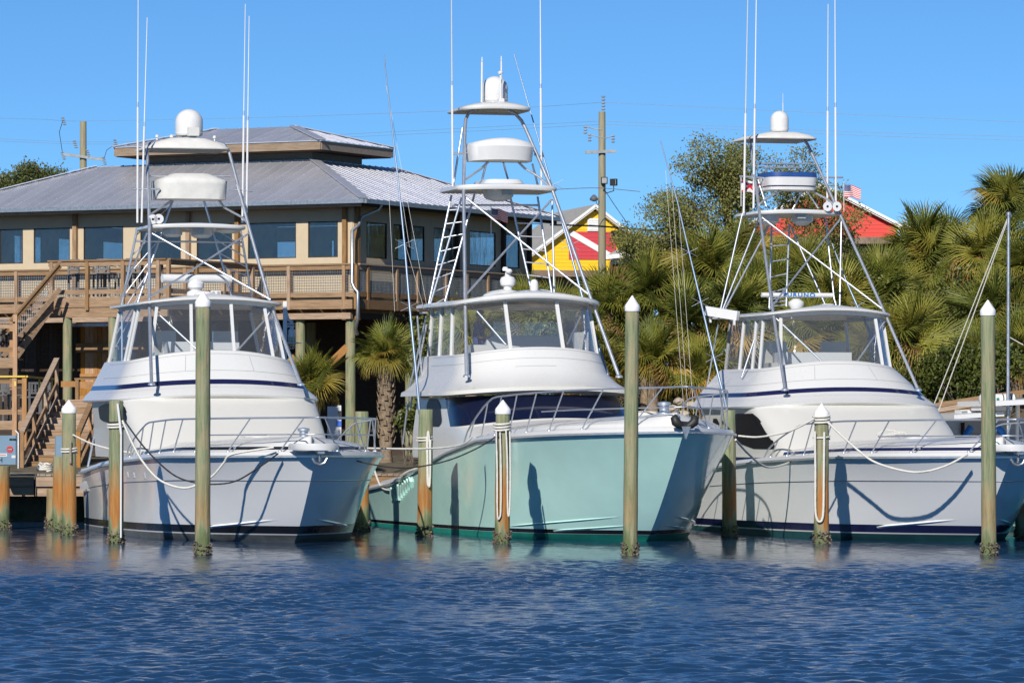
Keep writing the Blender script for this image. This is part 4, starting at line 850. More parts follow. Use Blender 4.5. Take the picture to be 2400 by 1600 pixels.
# meter boxes
M['meter'] = plain('blue grey enamel', (.16, .25, .34), .35, var=.06, scale=2)
def meter_box(x0, x1, y0, y1, Y, label, marks=False):
    a, b = at(x0, y0, Y), at(x1, y1, Y); o = thing('meter_box', label, 'meter box', ((a.x + b.x) / 2, Y, b.z)); w, h = b.x - a.x, a.z - b.z
    m = MB(); prof = [(-w / 2, -.02), (-w / 2 + .03, -.06), (w / 2 - .03, -.06), (w / 2, -.02), (w / 2, .2), (-w / 2, .2)]; m.prism([(p, q, 0) for p, q in prof], (0, 0, h)); m.build('box', M['meter'], o)
    m = MB(); m.box((0, .05, -.6), (.07, .07, 1.2)); m.build('stand', M['galv'], o)
    m = MB(); m.tube([(w / 2 + .03, 0, -.1), (w / 2 + .03, 0, h + .05), (w / 2 - .05, .1, h + .12)], .018, 8); m.build('conduit', M['rod'], o, 60)
    if marks:
        m = MB(); m.lathe((w * .2, -.064, h * .52), [(.088, 0), (.088, -.004)], 20, 'y'); d = m.build('sticker', plain('red sticker', (.55, .02, .03), .5), o)
        m = MB(); m.box((w * .2, -.071, h * .52), (.14, .004, .05)); m.build('sticker_band', M['black'], d)
        for k in range(4): m = MB(); m.box((w * .2 - .045 + .03 * k, -.0755, h * .52), (.018, .003, .028)); m.build('sticker_letter', M['white'], d)
        m = MB(); m.box((-w * .18, -.063, h * .33), (.3, .004, .08)); d = m.build('label_plate', M['white'], o)
        for k in range(8): m = MB(); m.box((-w * .18 - .105 + .03 * k, -.0665, h * .33), (.02, .003, .03)); m.build('label_letter', plain('red print', (.4, .05, .06), .6), d)
        m = MB(); m.box((w * .36, -.063, h * .27), (.1, .004, .07)); m.build('label_plate', M['cream'], o)
        m = MB(); m.box((-w * .3, -.064, h * .16), (.16, .005, .018)); m.box((-w * .3 + .09, -.064, h * .16), (.02, .005, .12)); m.build('latch', M['black'], o)
        for q in (w * .25, w * .4): m = MB(); m.box((q, -.064, h * .86), (.08, .005, .05)); m.build('stamp', M['black'], o)
meter_box(-14, 40, 1020, 1088, 107.4, 'blue grey meter box with round red sticker at the left edge', True)
meter_box(129, 150, 1021, 1080, 109.5, 'narrow blue grey meter box behind the short capped piling')
# coiled dock line
m = MB(); c = at(106, 1101, 109.0); c.z = 1.27
m.tube([c + Vector((.22 * math.cos(t * .7) * (1 - t * .012), .3 * math.sin(t * .7), .01 + .006 * t + .06 * abs(math.sin(t * 1.7)))) for t in range(34)], .028, 6); m.tube([c + Vector((.2, 0, .03)), c + Vector((.45, -.05, .02)), c + Vector((.8, -.1, .02))], .03, 6)
tag(m.build('coiled_rope', M['rope'], None, 60), 'white rope coiled on the dock planks by the stairs', 'rope')
# white dock lamp and service pedestals
lamp = thing('dock_lamp', 'white caged dock lamp on a post behind the left boat', 'lamp', at(671, 1100, 110.0)); lx = lambda px, py: at(px, py, 110.0) - lamp.location
m = MB(); m.bar(lx(668, 1100), lx(668, 706), .1, .1, up=(0, 1, 0)); m.build('post', M['rod'], lamp)
m = MB(); m.tube([lx(670, 730), lx(675, 748), lx(686, 756)], .04, 8)
for y in (759, 765): m.tube([lx(668, y), lx(690, y)], .025, 8)
m.lathe(lx(684, 782), [(.085, -.1), (.09, 0), (.09, .1), (.05, .13), (.04, .18)], 16); m.build('bracket', M['rod'], lamp, 40)
m = MB(); m.lathe(lx(684, 812), [(.03, 0), (.075, .04), (.09, .12), (.09, .25)], 16); m.build('globe', plain('frosted globe', (.42, .40, .26), .2), lamp, 40)
m = MB(); m.lathe(lx(684, 804), [(.26, -.006), (.26, .006), (.1, .03)], 20)
for a in range(4):
    dx, dy = .105 * math.cos(a * 1.57 + .5), .105 * math.sin(a * 1.57 + .5); m.tube([lx(684, 784) + Vector((dx, dy, 0)), lx(684, 812) + Vector((dx, dy, .05)), lx(684, 818) + Vector((dx * .4, dy * .4, 0))], .009, 6)
m.build('cage', M['rod'], lamp, 40)
pd = thing('service_pedestal', 'white dock service pedestal with blue tag beside the left bow rail', 'pedestal', at(785, 1080, 110.5)); px_ = lambda x, y: at(x, y, 110.5) - pd.location
m = MB(); m.bar(px_(784, 1090), px_(784, 952), .36, .25, up=(0, 1, 0)); m.build('housing', M['rod'], pd)
m = MB(); m.box(px_(796, 956) + Vector((0, -.13, 0)), (.09, .06, .14)); m.build('socket', M['rod'], pd); m = MB(); m.box(px_(797, 972) + Vector((0, -.14, 0)), (.08, .05, .2)); m.build('plug', M['rubber'], pd); m = MB(); m.box(px_(795, 992) + Vector((0, -.14, 0)), (.12, .04, .14)); m.build('tag', plain('blue tag', (.03, .12, .55), .5), pd)

# ------------------------------------------------------------------ restaurant on posts
RW = Vector((-4.95, 133.0)); RA = math.atan2(-.456, .89)
rest = thing('restaurant', 'raised wooden restaurant with grey metal hip roof and canvas window walls', 'building', (RW.x, RW.y, 0), RA)
RM = Matrix.Rotation(-RA, 3, 'Z')
def rl(px, py, Y):                                        # photo pixel at depth to restaurant coordinates
    return RM @ (at(px, py, Y) - Vector((RW.x, RW.y, 0)))
def dfront(px): a = (px - 1200) / FOCAL; return (RW.x - a * RW.y) / (.89 + .456 * a)
def dright(px): a = (px - 1200) / FOCAL; return (a * RW.y - RW.x) / (.456 - .89 * a)
M['canvas'] = plain('beige canvas wall', (.53, .435, .30), .9, var=.05, scale=3, bmp=.1)
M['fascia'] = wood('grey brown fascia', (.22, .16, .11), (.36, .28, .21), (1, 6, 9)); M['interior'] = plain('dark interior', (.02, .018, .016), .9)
def roof_mat():
    m, nt, N, L, b = mk('galvalume roof'); oi = N.new('ShaderNodeObjectInfo'); co = mapped(nt); f = noise(nt, co, 1.5, 5)
    v = math_(nt, 'MULTIPLY_ADD', oi.outputs['Random'], .10); v.node.inputs[2].default_value = .74
    c = N.new('ShaderNodeCombineColor'); L.new(v, c.inputs[0]); L.new(v, c.inputs[1]); L.new(math_(nt, 'MULTIPLY', v, 1.06), c.inputs[2]); L.new(c.outputs[0], b.inputs['Base Color'])
    b.inputs['Metallic'].default_value = .72; r = math_(nt, 'MULTIPLY_ADD', f, .2); r.node.inputs[2].default_value = .3; L.new(r, b.inputs['Roughness']); return m
M['roof'] = roof_mat()
FL, WT = 6.40, 9.32
LEN, DEP = 15.0, 12.0
def part(name, mat, boxes, parent=rest):
    m = MB()
    for b in boxes: m.box(*b)
    return m.build(name, M[mat], parent)
part('floor', 'timberh', [((-LEN / 2, DEP / 2, FL - .06), (LEN - .1, DEP - .1, .12))])
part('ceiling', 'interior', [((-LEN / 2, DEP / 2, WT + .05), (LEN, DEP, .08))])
wz0, wz1 = 7.71, 8.84
def wall(ax, spans, length, flip=False):
    """ax 'x' front/back wall along -x, 'y' side wall along +y; spans: window extents"""
    edge = [0.0]
    for a, b in spans: edge += [a, b]
    edge.append(length)
    def bx(a, b, z0, z1, t=.06, o=0.0):
        c, d = (a + b) / 2, b - a
        if ax == 'x': return ((-c, (DEP if flip else 0) + o, (z0 + z1) / 2), (d, t, z1 - z0))
        return (((-LEN if flip else 0) + o, c, (z0 + z1) / 2), (t, d, z1 - z0))
    part('wall_panel', 'canvas', [bx(0, length, FL - .02, wz0)]); part('wall_panel', 'canvas', [bx(0, length, wz1, WT)])
    for i in range(0, len(edge), 2):
        if edge[i + 1] - edge[i] > .02: part('wall_panel', 'canvas', [bx(edge[i], edge[i + 1], wz0, wz1)])
    for a, b in spans:
        m = MB(); m.box(*bx(a, b, wz0, wz1, .012)); w = m.build('window', M['glass'], rest)
        m = MB()
        for q in ((a, a + .03, wz0, wz1), (b - .03, b, wz0, wz1), (a + .03, b - .03, wz0, wz0 + .03), (a + .03, b - .03, wz1 - .03, wz1)): m.box(*bx(*q, .05, .0))
        m.build('frame', M['darkwood'], w)
fs = sorted([(dfront(b), dfront(a)) for a, b in ((723, 793), (582, 695), (462, 545), (330, 425), (197, 290), (80, 165), (0, 55))] + [(13.5, 14.6)])
wall('x', fs, LEN)
rs = [(dright(a), dright(b)) for a, b in ((857, 905), (920, 993), (1015, 1076), (1099, 1160), (1173, 1216))]
wall('y', rs, DEP)
wall('x', [(1.2, 2.4), (3.2, 5.0), (6, 7.6), (8.4, 10.0), (11, 13)], LEN, True); wall('y', [(1, 2.6), (3.5, 5.2), (6.2, 8.0), (9, 11)], DEP, True)
part('interior_partition', 'interior', [((-9.2, 7.5, 8.0), (.1, 7, 2.6)), ((-4.2, 8.0, 7.6), (2.0, .1, 2.2))])
# posts in front of the walls
for px in (180, 445, 560, 812): d = dfront(px); part('post', 'timber', [((-d, -.10, (5.75 + WT) / 2), (.14, .13, WT - 5.75))])
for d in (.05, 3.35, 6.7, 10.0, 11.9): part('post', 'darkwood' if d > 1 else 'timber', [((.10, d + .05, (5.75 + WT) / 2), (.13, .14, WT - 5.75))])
# railing
def railing(p0, p1, zf, posts, h=1.08, mesh=True, parent=rest, mat='timberh', pm='timber', drop=.32, side=-1):
    p0, p1 = Vector(p0), Vector(p1); d = p1 - p0; L_ = d.length; d.normalize()
    up = lambda p, z: Vector((p.x, p.y, z))
    m = MB(); m.bar(up(p0, zf + h), up(p1, zf + h), .15, .045); m.build('top_rail', M[mat], parent)
    m = MB(); m.bar(up(p0, zf + h - .10), up(p1, zf + h - .10), .045, .14); m.build('rail_board', M[mat], parent)
    m = MB(); m.bar(up(p0, zf + .14), up(p1, zf + .14), .045, .14); m.build('bottom_rail', M[mat], parent)
    for t in posts: q = p0 + (p1 - p0) * t; m = MB(); m.bar(up(q, zf - drop), up(q, zf + h - .03), .11, .115, up=(d.x, d.y, 0)); m.build('rail_post', M[pm], parent)
    if mesh:
        m = MB(); n = int(L_ / .085)
        for i in range(1, n): q = p0 + d * (i * L_ / n); m.bar(up(q, zf + .2), up(q, zf + h - .16), .011, .008, up=(d.x, d.y, 0))
        for k in range(8): z = zf + .24 + k * .085; m.bar(up(p0, z), up(p1, z), .008, .011)
        stuff(m.build('wire_mesh', M['galv'], parent))
pxs = (1, 50, 445, 549, 567, 688, 817); ds = [dfront(p) for p in pxs]
y0 = -.28
railing((-LEN, y0, 0), (.28, y0, 0), FL, [1 - (d + .28) / (LEN + .28) for d in ds if d < LEN] + [.999], parent=rest)
rp = [849, 916, 964, 1030, 1078, 1127, 1170]
railing((.28, y0 + .1, 0), (.28, DEP, 0), FL, [min(1, max(0, (dright(p)) / DEP)) for p in rp])
part('rim_joist', 'timberh', [((-LEN / 2 + .1, -.30, 6.235), (LEN + .1, .06, .29))]); part('rim_joist', 'timberh', [((.30, DEP / 2 - .1, 6.235), (.06, DEP + .2, .29))])
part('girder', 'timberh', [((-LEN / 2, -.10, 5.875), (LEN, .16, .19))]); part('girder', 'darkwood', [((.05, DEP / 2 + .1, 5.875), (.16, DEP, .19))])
for k in range(20): part('joist', 'timber', [((-.6 - .74 * k, DEP / 2, 6.08), (.05, DEP - .2, .22))])
# stilts under the building
for i, (x, y) in enumerate([(-.15, .1), (-1.95, .1), (-4.4, .1), (-.15, 4), (-.15, 8), (-.15, 11.8), (-3.8, 4), (-7.5, 4), (-11.2, 4)]):
    m = MB(); m.lathe((0, 0, 0), [(.17, .5), (.155, 5.78)], 16, wob=.02); o = m.build('stilt', M['pile'], rest, 50, (x, y, 0)); o['rust'] = .0
for a, b in (((-.2, -.02, 4.9), (-1.75, -.02, 3.6)), ((-.15, 4.2, 2.6), (-.15, 8, 4.6)), ((-4.2, .2, 3.0), (-2.2, .2, 4.6))): m = MB(); m.bar(a, b, .06, .24); m.build('brace', M['orange'], rest)
part('dark_backing', 'darkwood', [((-LEN / 2 - 4, 6.5, 3.75), (LEN + 8, .12, 4.9))]); part('dark_backing', 'darkwood', [((-.2, 9.2, 3.75), (.1, 5.4, 4.9))])  # added dark sheets: keep bright ground and sky from showing under the building
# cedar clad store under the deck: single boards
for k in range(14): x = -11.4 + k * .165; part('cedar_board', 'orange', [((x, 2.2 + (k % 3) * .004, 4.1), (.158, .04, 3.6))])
for k in range(22): x = -14.9 + k * .16; part('wall_board', 'darkwood', [((x, 3.2 + (k % 3) * .004, 5.0), (.152, .04, 2.4))])  # near-black colour stands in for the deep shade under the stairs
part('store_lintel', 'timberh', [((-10.3, 2.12, 5.0), (2.6, .08, .3))]); part('store_rail', 'orange', [((-10.3, 2.12, 4.1), (2.3, .06, .1))])
# roof: single standing seam panels
def roof_side(o, ex, ey, length, run, z0, slope, w=.41, wcap=None, inset=True):
    """o eave corner, ex along eave, ey inward; panels clipped by 45 degree hips"""
    o, ex, ey = Vector(o), Vector(ex), Vector(ey); n = int(round(length / w)); w = length / n
    for i in range(n):
        a, b = i * w, (i + 1) * w
        ra, rb = min(run, a, length - a), min(run, b, length - b)
        P = lambda t, r, dz=0: o + ex * t + ey * r + Vector((0, 0, z0 + r * slope + dz))
        bot = [P(a + .003, 0), P(b - .003, 0)]; mid = (a + b) / 2
        pts = bot + [P(b - .003, rb)] + ([P(length - run, run)] if a < length - run < b else []) + ([P(run, run)] if a < run < b else []) + [P(a + .003, ra)]
        m = MB(); m.prism(pts, (0, 0, -.025))
        if ra > .05: m.bar(P(a, 0, .008), P(a, ra, .008), .024, .026)
        m.build('roof_panel', M['roof'], rest)
OV = .85; Z0 = 9.47; RUN = 4.2; SL = math.tan(rad(20.3))
E0 = Vector((OV, -OV, 0)); LX, LY = LEN + 2 * OV, DEP + 2 * OV
roof_side(E0, (-1, 0, 0), (0, 1, 0), LX, RUN, Z0, SL); roof_side(E0 + Vector((0, LY, 0)), (0, -1, 0), (-1, 0, 0), LY, RUN, Z0, SL)
roof_side(E0 + Vector((-LX, LY, 0)), (1, 0, 0), (0, -1, 0), LX, RUN, Z0, SL, 1.2); roof_side(E0 + Vector((-LX, 0, 0)), (0, 1, 0), (1, 0, 0), LY, RUN, Z0, SL, 1.2)
def hipcaps(e0, lx, ly, run, z0, sl):
    for cx, cy in ((0, 0), (-lx, 0), (0, ly), (-lx, ly)):
        a = e0 + Vector((cx, cy, z0 + .03)); b = e0 + Vector((cx + (run if cx else -run), cy + (-run if cy else run), z0 + run * sl + .03)); m = MB(); m.bar(a, b, .3, .03); m.build('hip_cap', M['roof'], rest)
hipcaps(E0, LX, LY, RUN, Z0, SL)
for a, b in (((E0.x, E0.y, 9.40), (E0.x - LX, E0.y, 9.40)), ((E0.x, E0.y + .07, 9.40), (E0.x, E0.y + LY, 9.40))):
    m = MB(); a, b = Vector(a), Vector(b); m.bar(a, b, .13, .13); m.build('gutter', M['galv'], rest)
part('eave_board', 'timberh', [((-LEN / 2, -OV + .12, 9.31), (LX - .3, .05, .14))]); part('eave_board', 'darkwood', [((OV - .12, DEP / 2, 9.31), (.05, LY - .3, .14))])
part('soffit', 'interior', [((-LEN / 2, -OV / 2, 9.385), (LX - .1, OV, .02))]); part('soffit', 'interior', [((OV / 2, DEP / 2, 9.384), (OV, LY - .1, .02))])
# monitor roof
MX0, MX1, MY0, MY1 = E0.x - RUN, E0.x - LX + RUN + 1.8, E0.y + RUN, E0.y + RUN + 3.5; MZ = Z0 + RUN * SL
cx, cy = (MX0 + MX1) / 2, (MY0 + MY1) / 2
part('monitor_wall', 'fascia', [((cx, cy, MZ + .15), (MX0 - MX1 - .2, MY1 - MY0 - .2, .55))])
part('roof_top', 'roof', [((cx - .9, E0.y + LY / 2, MZ - .03), (MX0 - MX1 + 1.9, LY - 2 * RUN + .1, .04))])
ov = .65; mz = MZ + .46
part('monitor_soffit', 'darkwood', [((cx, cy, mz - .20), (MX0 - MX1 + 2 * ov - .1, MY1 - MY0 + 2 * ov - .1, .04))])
for b in (((cx, MY0 - ov, mz - .06), (MX0 - MX1 + 2 * ov, .05, .27)), ((MX0 + ov, cy, mz - .06), (.05, MY1 - MY0 + 2 * ov - .06, .27)), ((MX1 - ov, cy, mz - .06), (.05, MY1 - MY0 + 2 * ov - .06, .27)), ((cx, MY1 + ov, mz - .06), (MX0 - MX1 + 2 * ov, .05, .27))): part('monitor_fascia', 'fascia', [b])
lx2, ly2 = MX0 - MX1 + 2 * ov + .12, MY1 - MY0 + 2 * ov + .12; e2 = Vector((MX0 + ov + .06, MY0 - ov - .06, 0)); run2 = ly2 / 2; SM = .27
roof_side(e2, (-1, 0, 0), (0, 1, 0), lx2, run2, mz + .10, SM); roof_side(e2 + Vector((0, ly2, 0)), (0, -1, 0), (-1, 0, 0), ly2, run2, mz + .10, SM)
roof_side(e2 + Vector((-lx2, ly2, 0)), (1, 0, 0), (0, -1, 0), lx2, run2, mz + .10, SM, 1.2); roof_side(e2 + Vector((-lx2, 0, 0)), (0, 1, 0), (1, 0, 0), ly2, run2, mz + .10, SM, 1.2); hipcaps(e2, lx2, ly2, run2, mz + .10, SM)
# downspout
m = MB(); q = lambda px, py, Y: rl(px, py, Y)
m.tube([(E0.x - .05, .4, 9.36), (E0.x - .12, .35, 9.18), (.28, .08, 8.95), (.2, -.02, 8.7), (.2, -.42, 8.5), (.2, -.44, 6.9), (.3, -.46, 6.72), (.42, -.46, 6.6), (.42, -.46, 5.8), (.25, -.3, 5.45), (.2, -.1, 5.3)], .055, 10); m.build('downspout', M['galv'], rest, 60)

# ------------------------------------------------------------------ raised platform, stairs and lower deck on the left
plat = thing('deck_platform', 'raised timber deck platform with railing in front of the restaurant', 'deck', (RW.x, RW.y, 0), RA)
A_, B_ = rl(110, 700, 131.0), rl(398, 700, 129.3); yf = (A_.y + B_.y) / 2; xl, xr = A_.x, B_.x
pmx = MB(); pmx.box((0, 0, 0), (.136, -yf - .34, .04)); pme = pmx.mesh('deck_plank', M['plank'])
n = int((xr - xl) / .145)
for i in range(n): link('deck_plank', pme, plat, (xl + .08 + i * .145, yf / 2 - .15, 6.38))
part('rim_joist', 'timberh', [(((xl + xr) / 2, yf, 6.22), (xr - xl, .06, .29))], plat); part('rim_joist', 'timberh', [(((xl + xr) / 2, yf + .03, 5.91), (xr - xl, .08, .29))], plat)
part('rim_joist', 'timberh', [((xr, yf / 2, 6.22), (.06, -yf - .7, .29))], plat); part('rim_joist', 'timberh', [((xl, yf / 2, 6.22), (.06, -yf - .7, .29))], plat)
fr = lambda px: (rl(px, 700, 131 - (px - 110) / 288 * 1.7).x - xl) / (xr - xl)
railing((xl, yf - .04, 0), (xr, yf - .04, 0), 6.40, [fr(118), fr(205), fr(292), fr(378)], 1.1, False, plat, drop=.42)
railing((xr + .04, yf, 0), (xr + .04, -.5, 0), 6.40, [.0, .3, .6, .92], 1.1, False, plat)
for px in (140, 282):
    q = rl(px, 800, 130.6); m = MB(); m.lathe((0, 0, 0), [(.155, .5), (.145, 5.76)], 16, wob=.02); o = m.build('stilt', M['pile'], plat, 50, (q.x, yf + .15, 0)); o['rust'] = 0.0
part('light_bar', 'galv', [(((rl(170, 800, 131).x + rl(270, 800, 131).x) / 2, yf + .5, 5.55), (1.5, .1, .1))], plat)
# chairs and table, grey slatted bar furniture
M['greypaint'] = plain('grey weathered furniture', (.16, .16, .165), .7, var=.2, scale=8)
def bar_chair(label, loc, rz, first=[None]):
    if first[0] is None:
        t = thing('bar_chair', label, 'chair', loc, rz, 'grey slatted bar chairs on the decks')
        m = MB(); m.box((0, 0, .74), (.46, .44, .04)); m.build('seat', M['greypaint'], t)
        for x in (-.2, .2):
            for y, zt in ((-.19, .74), (.19, 1.18)): m = MB(); m.box((x, y, zt / 2), (.045, .045, zt)); m.build('leg', M['greypaint'], t)
        for z in (.86, 1.15): m = MB(); m.box((0, .19, z), (.36, .03, .06)); m.build('back_rail', M['greypaint'], t)
        for x in (-.12, 0, .12): m = MB(); m.box((x, .19, 1.0), (.05, .02, .24)); m.build('back_slat', M['greypaint'], t)
        for y in (-.19, .19): m = MB(); m.box((0, y, .28), (.36, .03, .035)); m.build('foot_rest', M['greypaint'], t)
        for x in (-.22, .22): m = MB(); m.box((x, 0, .95), (.045, .42, .03)); m.build('arm_rest', M['greypaint'], t)
        first[0] = t; return t
    t = first[0].copy(); COL.objects.link(t); t.location = loc; t.rotation_euler = (0, 0, rz); t['label'] = label
    for c in first[0].children: d = c.copy(); COL.objects.link(d); d.parent = t
    return t
RMI = Matrix.Rotation(RA, 3, 'Z'); wpos = lambda x, y, z: tuple(RMI @ Vector((x, y, z)) + Vector((RW.x, RW.y, 0)))
dist = ['first', 'second', 'third', 'fourth', 'fifth', 'sixth', 'seventh']
for i, px in enumerate((172, 220, 262, 312, 350)):
    q = rl(px, 640, 131.5); bar_chair('grey slatted bar chair on upper platform, %s from its left corner post' % dist[i], wpos(q.x, yf + .9 + .25 * (i % 2), 6.40), RA + (.2 if i % 2 else 3.0 + .1 * i))
def bar_table(label, loc, rz):
    t = thing('bar_table', label, 'table', loc, rz)
    for k in range(5): m = MB(); m.box((-.36 + .18 * k, 0, 1.05), (.165, .9, .035)); m.build('top_slat', M['greypaint'], t)
    for x in (-.36, .36):
        for y in (-.36, .36): m = MB(); m.box((x, y, .515), (.06, .06, 1.03)); m.build('leg', M['greypaint'], t)
q = rl(330, 640, 131.5); bar_table('grey slatted bar table among chairs on upper platform', wpos(q.x, yf + 1.9, 6.40), RA)

stair = thing('upper_staircase', 'timber staircase descending left from the raised platform', 'stairs', (0, 0, 0))
t0, t1 = Vector((at(126, 0, 130.2).x, 130.2, 6.40)), Vector((at(26, 0, 129.2).x, 129.2, 4.50)); dv = t1 - t0; nst = 10; across = Vector((-dv.y, dv.x, 0)).normalized() * -1.2
if across.y < 0: across = -across
for i in range(nst):
    a = t0 + dv * ((i + .5) / nst); z = t0.z + dv.z * (i + 1) / nst; hd = Vector((dv.x, dv.y, 0)) / nst
    m = MB(); c = Vector((a.x, a.y, z)) + across * .5; m.bar(c - across * .5, c + across * .5, hd.length * 1.12, .045); m.build('tread', M['timberh'], stair)
for k in (0, 1):
    m = MB(); o_ = across * k; P = [t0 + o_ + Vector((0, 0, .0)), t1 + o_, t1 + o_ - Vector((0, 0, .34)), t0 + o_ - Vector((0, 0, .42))]; m.prism(P, Vector((-dv.y, dv.x, 0)).normalized() * .05 * (1 if k else -1)); m.build('stringer', M['timberh'], stair)
for h_, w_, th in ((1.05, .14, .05), (.93, .05, .14), (.22, .05, .14)):
    m = MB(); m.bar(t0 + Vector((.2, -.06, h_)) - dv * .0, t1 + Vector((-.12, -.06, h_ - .0)) + dv * .1, w_, th); m.build('handrail', M['timberh'], stair)
for f in (.98,): p = t0 + dv * f; m = MB(); m.bar(p + Vector((0, -.08, -1.0)), p + Vector((0, -.08, 1.05)), .12, .12, up=(0, 1, 0)); m.build('newel_post', M['orange'], stair)
m = MB()
for i in range(1, 22): p = t0 + dv * (i / 22) + Vector((0, -.06, 0)); m.bar(p + Vector((0, 0, .25)), p + Vector((0, 0, .9)), .006, .006)
for k in range(7): m.bar(t0 + Vector((0, -.06, .3 + .09 * k)), t1 + Vector((0, -.06, .3 + .09 * k)), .006, .006)
stuff(m.build('wire_mesh', M['galv'], stair))
land = thing('middle_landing', 'timber landing with rails and chairs below the upper stairs at left edge', 'deck', (0, 0, 0))
xa, xb = at(-60, 0, 129).x, at(40, 0, 129).x
for k in range(14): part('deck_plank', 'plank', [(((xa + xb) / 2, 128.7 + k * .145, 4.48), (xb - xa, .135, .04))], land)
part('rim_joist', 'timberh', [(((xa + xb) / 2, 128.6, 4.33), (xb - xa, .06, .27))], land)
for px in (36, -20): part('post', 'orange', [((at(px, 0, 128.6).x, 128.55, 3.9), (.13, .13, 3.8))], land)
part('bottom_rail', 'timberh', [(((xa + xb) / 2, 128.56, 4.75), (xb - xa, .05, .14))], land); part('top_rail', 'timberh', [(((xa + xb) / 2, 128.56, 5.56), (xb - xa, .15, .05))], land); part('rail_board', 'timberh', [(((xa + xb) / 2, 128.56, 5.45), (xb - xa, .05, .13))], land)
for i, px in enumerate((2, 22)): bar_chair(('grey bar chair on the middle landing at the left edge', 'grey bar chair on the middle landing beside its corner post')[i], (at(px, 0, 129.6).x, 129.7, 4.50), .3 + i * 2.6)

low = thing('lower_deck', 'low timber deck with yellow rail cap and chairs beside lower stairs', 'deck', (0, 0, 0))
xa, xb = at(-60, 0, 122).x, at(62, 0, 122).x; xe = at(250, 0, 124).x
for k in range(18): part('deck_plank', 'plank', [(((xa + xb) / 2, 121.6 + k * .15, 2.58), (xb - xa, .14, .04))], low)
part('rim_joist', 'timberh', [(((xa + xb) / 2, 121.5, 2.46), (xb - xa, .06, .22))], low)
for px in (35, 58, -10): part('post', 'orange', [((at(px, 0, 121.5).x, 121.42, 2.85), (.13, .12, 2.0))], low)
M['yellow'] = plain('yellow painted rail', (.62, .44, .06), .5, var=.1)
m = MB(); a, b = at(-60, 882, 121.4), at(60, 882, 121.4); m.bar(a, b, .16, .05); c = at(124, 888, 123.5); m.bar(b, c, .14, .05)
for px in (36, 62, 92, 122): q = b + (c - b) * ((px - 60) / 64) if px > 60 else at(px, 882, 121.4); m.bar(q, q - Vector((0, .03, .28)), .05, .05, up=(0, 1, 0))
m.build('yellow_rail_cap', M['yellow'], low)
part('rail_board', 'timberh', [(((xa + xb) / 2, 121.45, 3.72), (xb - xa, .05, .12))], low); part('bottom_rail', 'timberh', [(((xa + xb) / 2, 121.45, 2.85), (xb - xa, .05, .14))], low)
for k in range(9): part('wall_board', 'orange', [(((at(185, 0, 125).x + at(246, 0, 125).x) / 2, 125.0 + .003 * (k % 2), 2.05 + k * .2), (.8, .05, .19))], low)
part('wall_cap', 'timberh', [((at(215, 0, 125).x, 124.97, 3.83), (1.0, .16, .05))], low); part('wall_board', 'orange', [((at(165, 0, 125.2).x, 125.2, 3.68), (.55, .05, .17))], low)
part('post', 'timber', [((at(181, 0, 125).x, 124.95, 2.5), (.1, .1, 2.6))], low)
for i, (px, Yc) in enumerate(((8, 123.2), (28, 122.6), (75, 124.5), (95, 124.8))): bar_chair(('grey bar chair on the lower deck at the left edge', 'grey bar chair on the lower deck by the yellow rail post', 'grey bar chair behind the lower stair handrail, nearer the yellow rail', 'grey bar chair behind the lower stair handrail, under the yellow rail end')[i], (at(px, 0, Yc).x, Yc, 2.60 if px < 60 else 2.55), .4 + 1.7 * i)
part('deck_floor', 'plank', [((at(95, 0, 124.8).x, 124.9, 2.53), (2.2, 1.6, .05))], low)

ls = thing('lower_staircase', 'wide timber stairs with handrails coming down to the dock', 'stairs', (0, 0, 0))
s0, s1 = Vector((at(196, 0, 121.5).x, 121.5, 3.35)), Vector((at(118, 0, 115.5).x, 115.5, 1.30)); dv = s1 - s0; hz = Vector((dv.x, dv.y, 0)).normalized(); ac = Vector((-hz.y, hz.x, 0)) * .72
if ac.x < 0: ac = -ac
nst = 12
for i in range(nst):
    f0 = i / nst; z = s0.z + dv.z * (i + 1) / nst; p = s0 + Vector((dv.x, dv.y, 0)) * ((i + .5) / nst); c = Vector((p.x, p.y, z))
    m = MB(); m.bar(c - ac, c + ac, .46, .045); m.build('tread', M['timberh'], ls)
    m = MB(); c2 = c + hz * .2 - Vector((0, 0, .1)); m.bar(c2 - ac, c2 + ac, .03, .165); m.build('riser', M['timberh'], ls)
for k in (-1, 1):
    m = MB(); P = [s0 + ac * k, s1 + ac * k, s1 + ac * k - Vector((0, 0, .3)), s0 + ac * k - Vector((0, 0, .42))]; m.prism(P, ac.normalized() * .05 * k); m.build('stringer', M['timber'], ls)
    for h_, w_, th in ((1.02, .15, .05), (.9, .05, .14), (.3, .05, .14)): m = MB(); m.bar(s0 + ac * k * 1.07 + Vector((0, 0, h_)), s1 + ac * k * 1.07 + Vector((0, 0, h_)), w_, th); m.build('handrail', M['timberh'], ls)
    for f in (.0, .33, .66, 1.0): p = s0 + dv * f + ac * k * 1.07; m = MB(); m.bar(p - Vector((0, 0, .3)), p + Vector((0, 0, 1.0)), .1, .1, up=(0, 1, 0)); m.build('newel_post', M['orange' if k > 0 else 'timber'], ls)

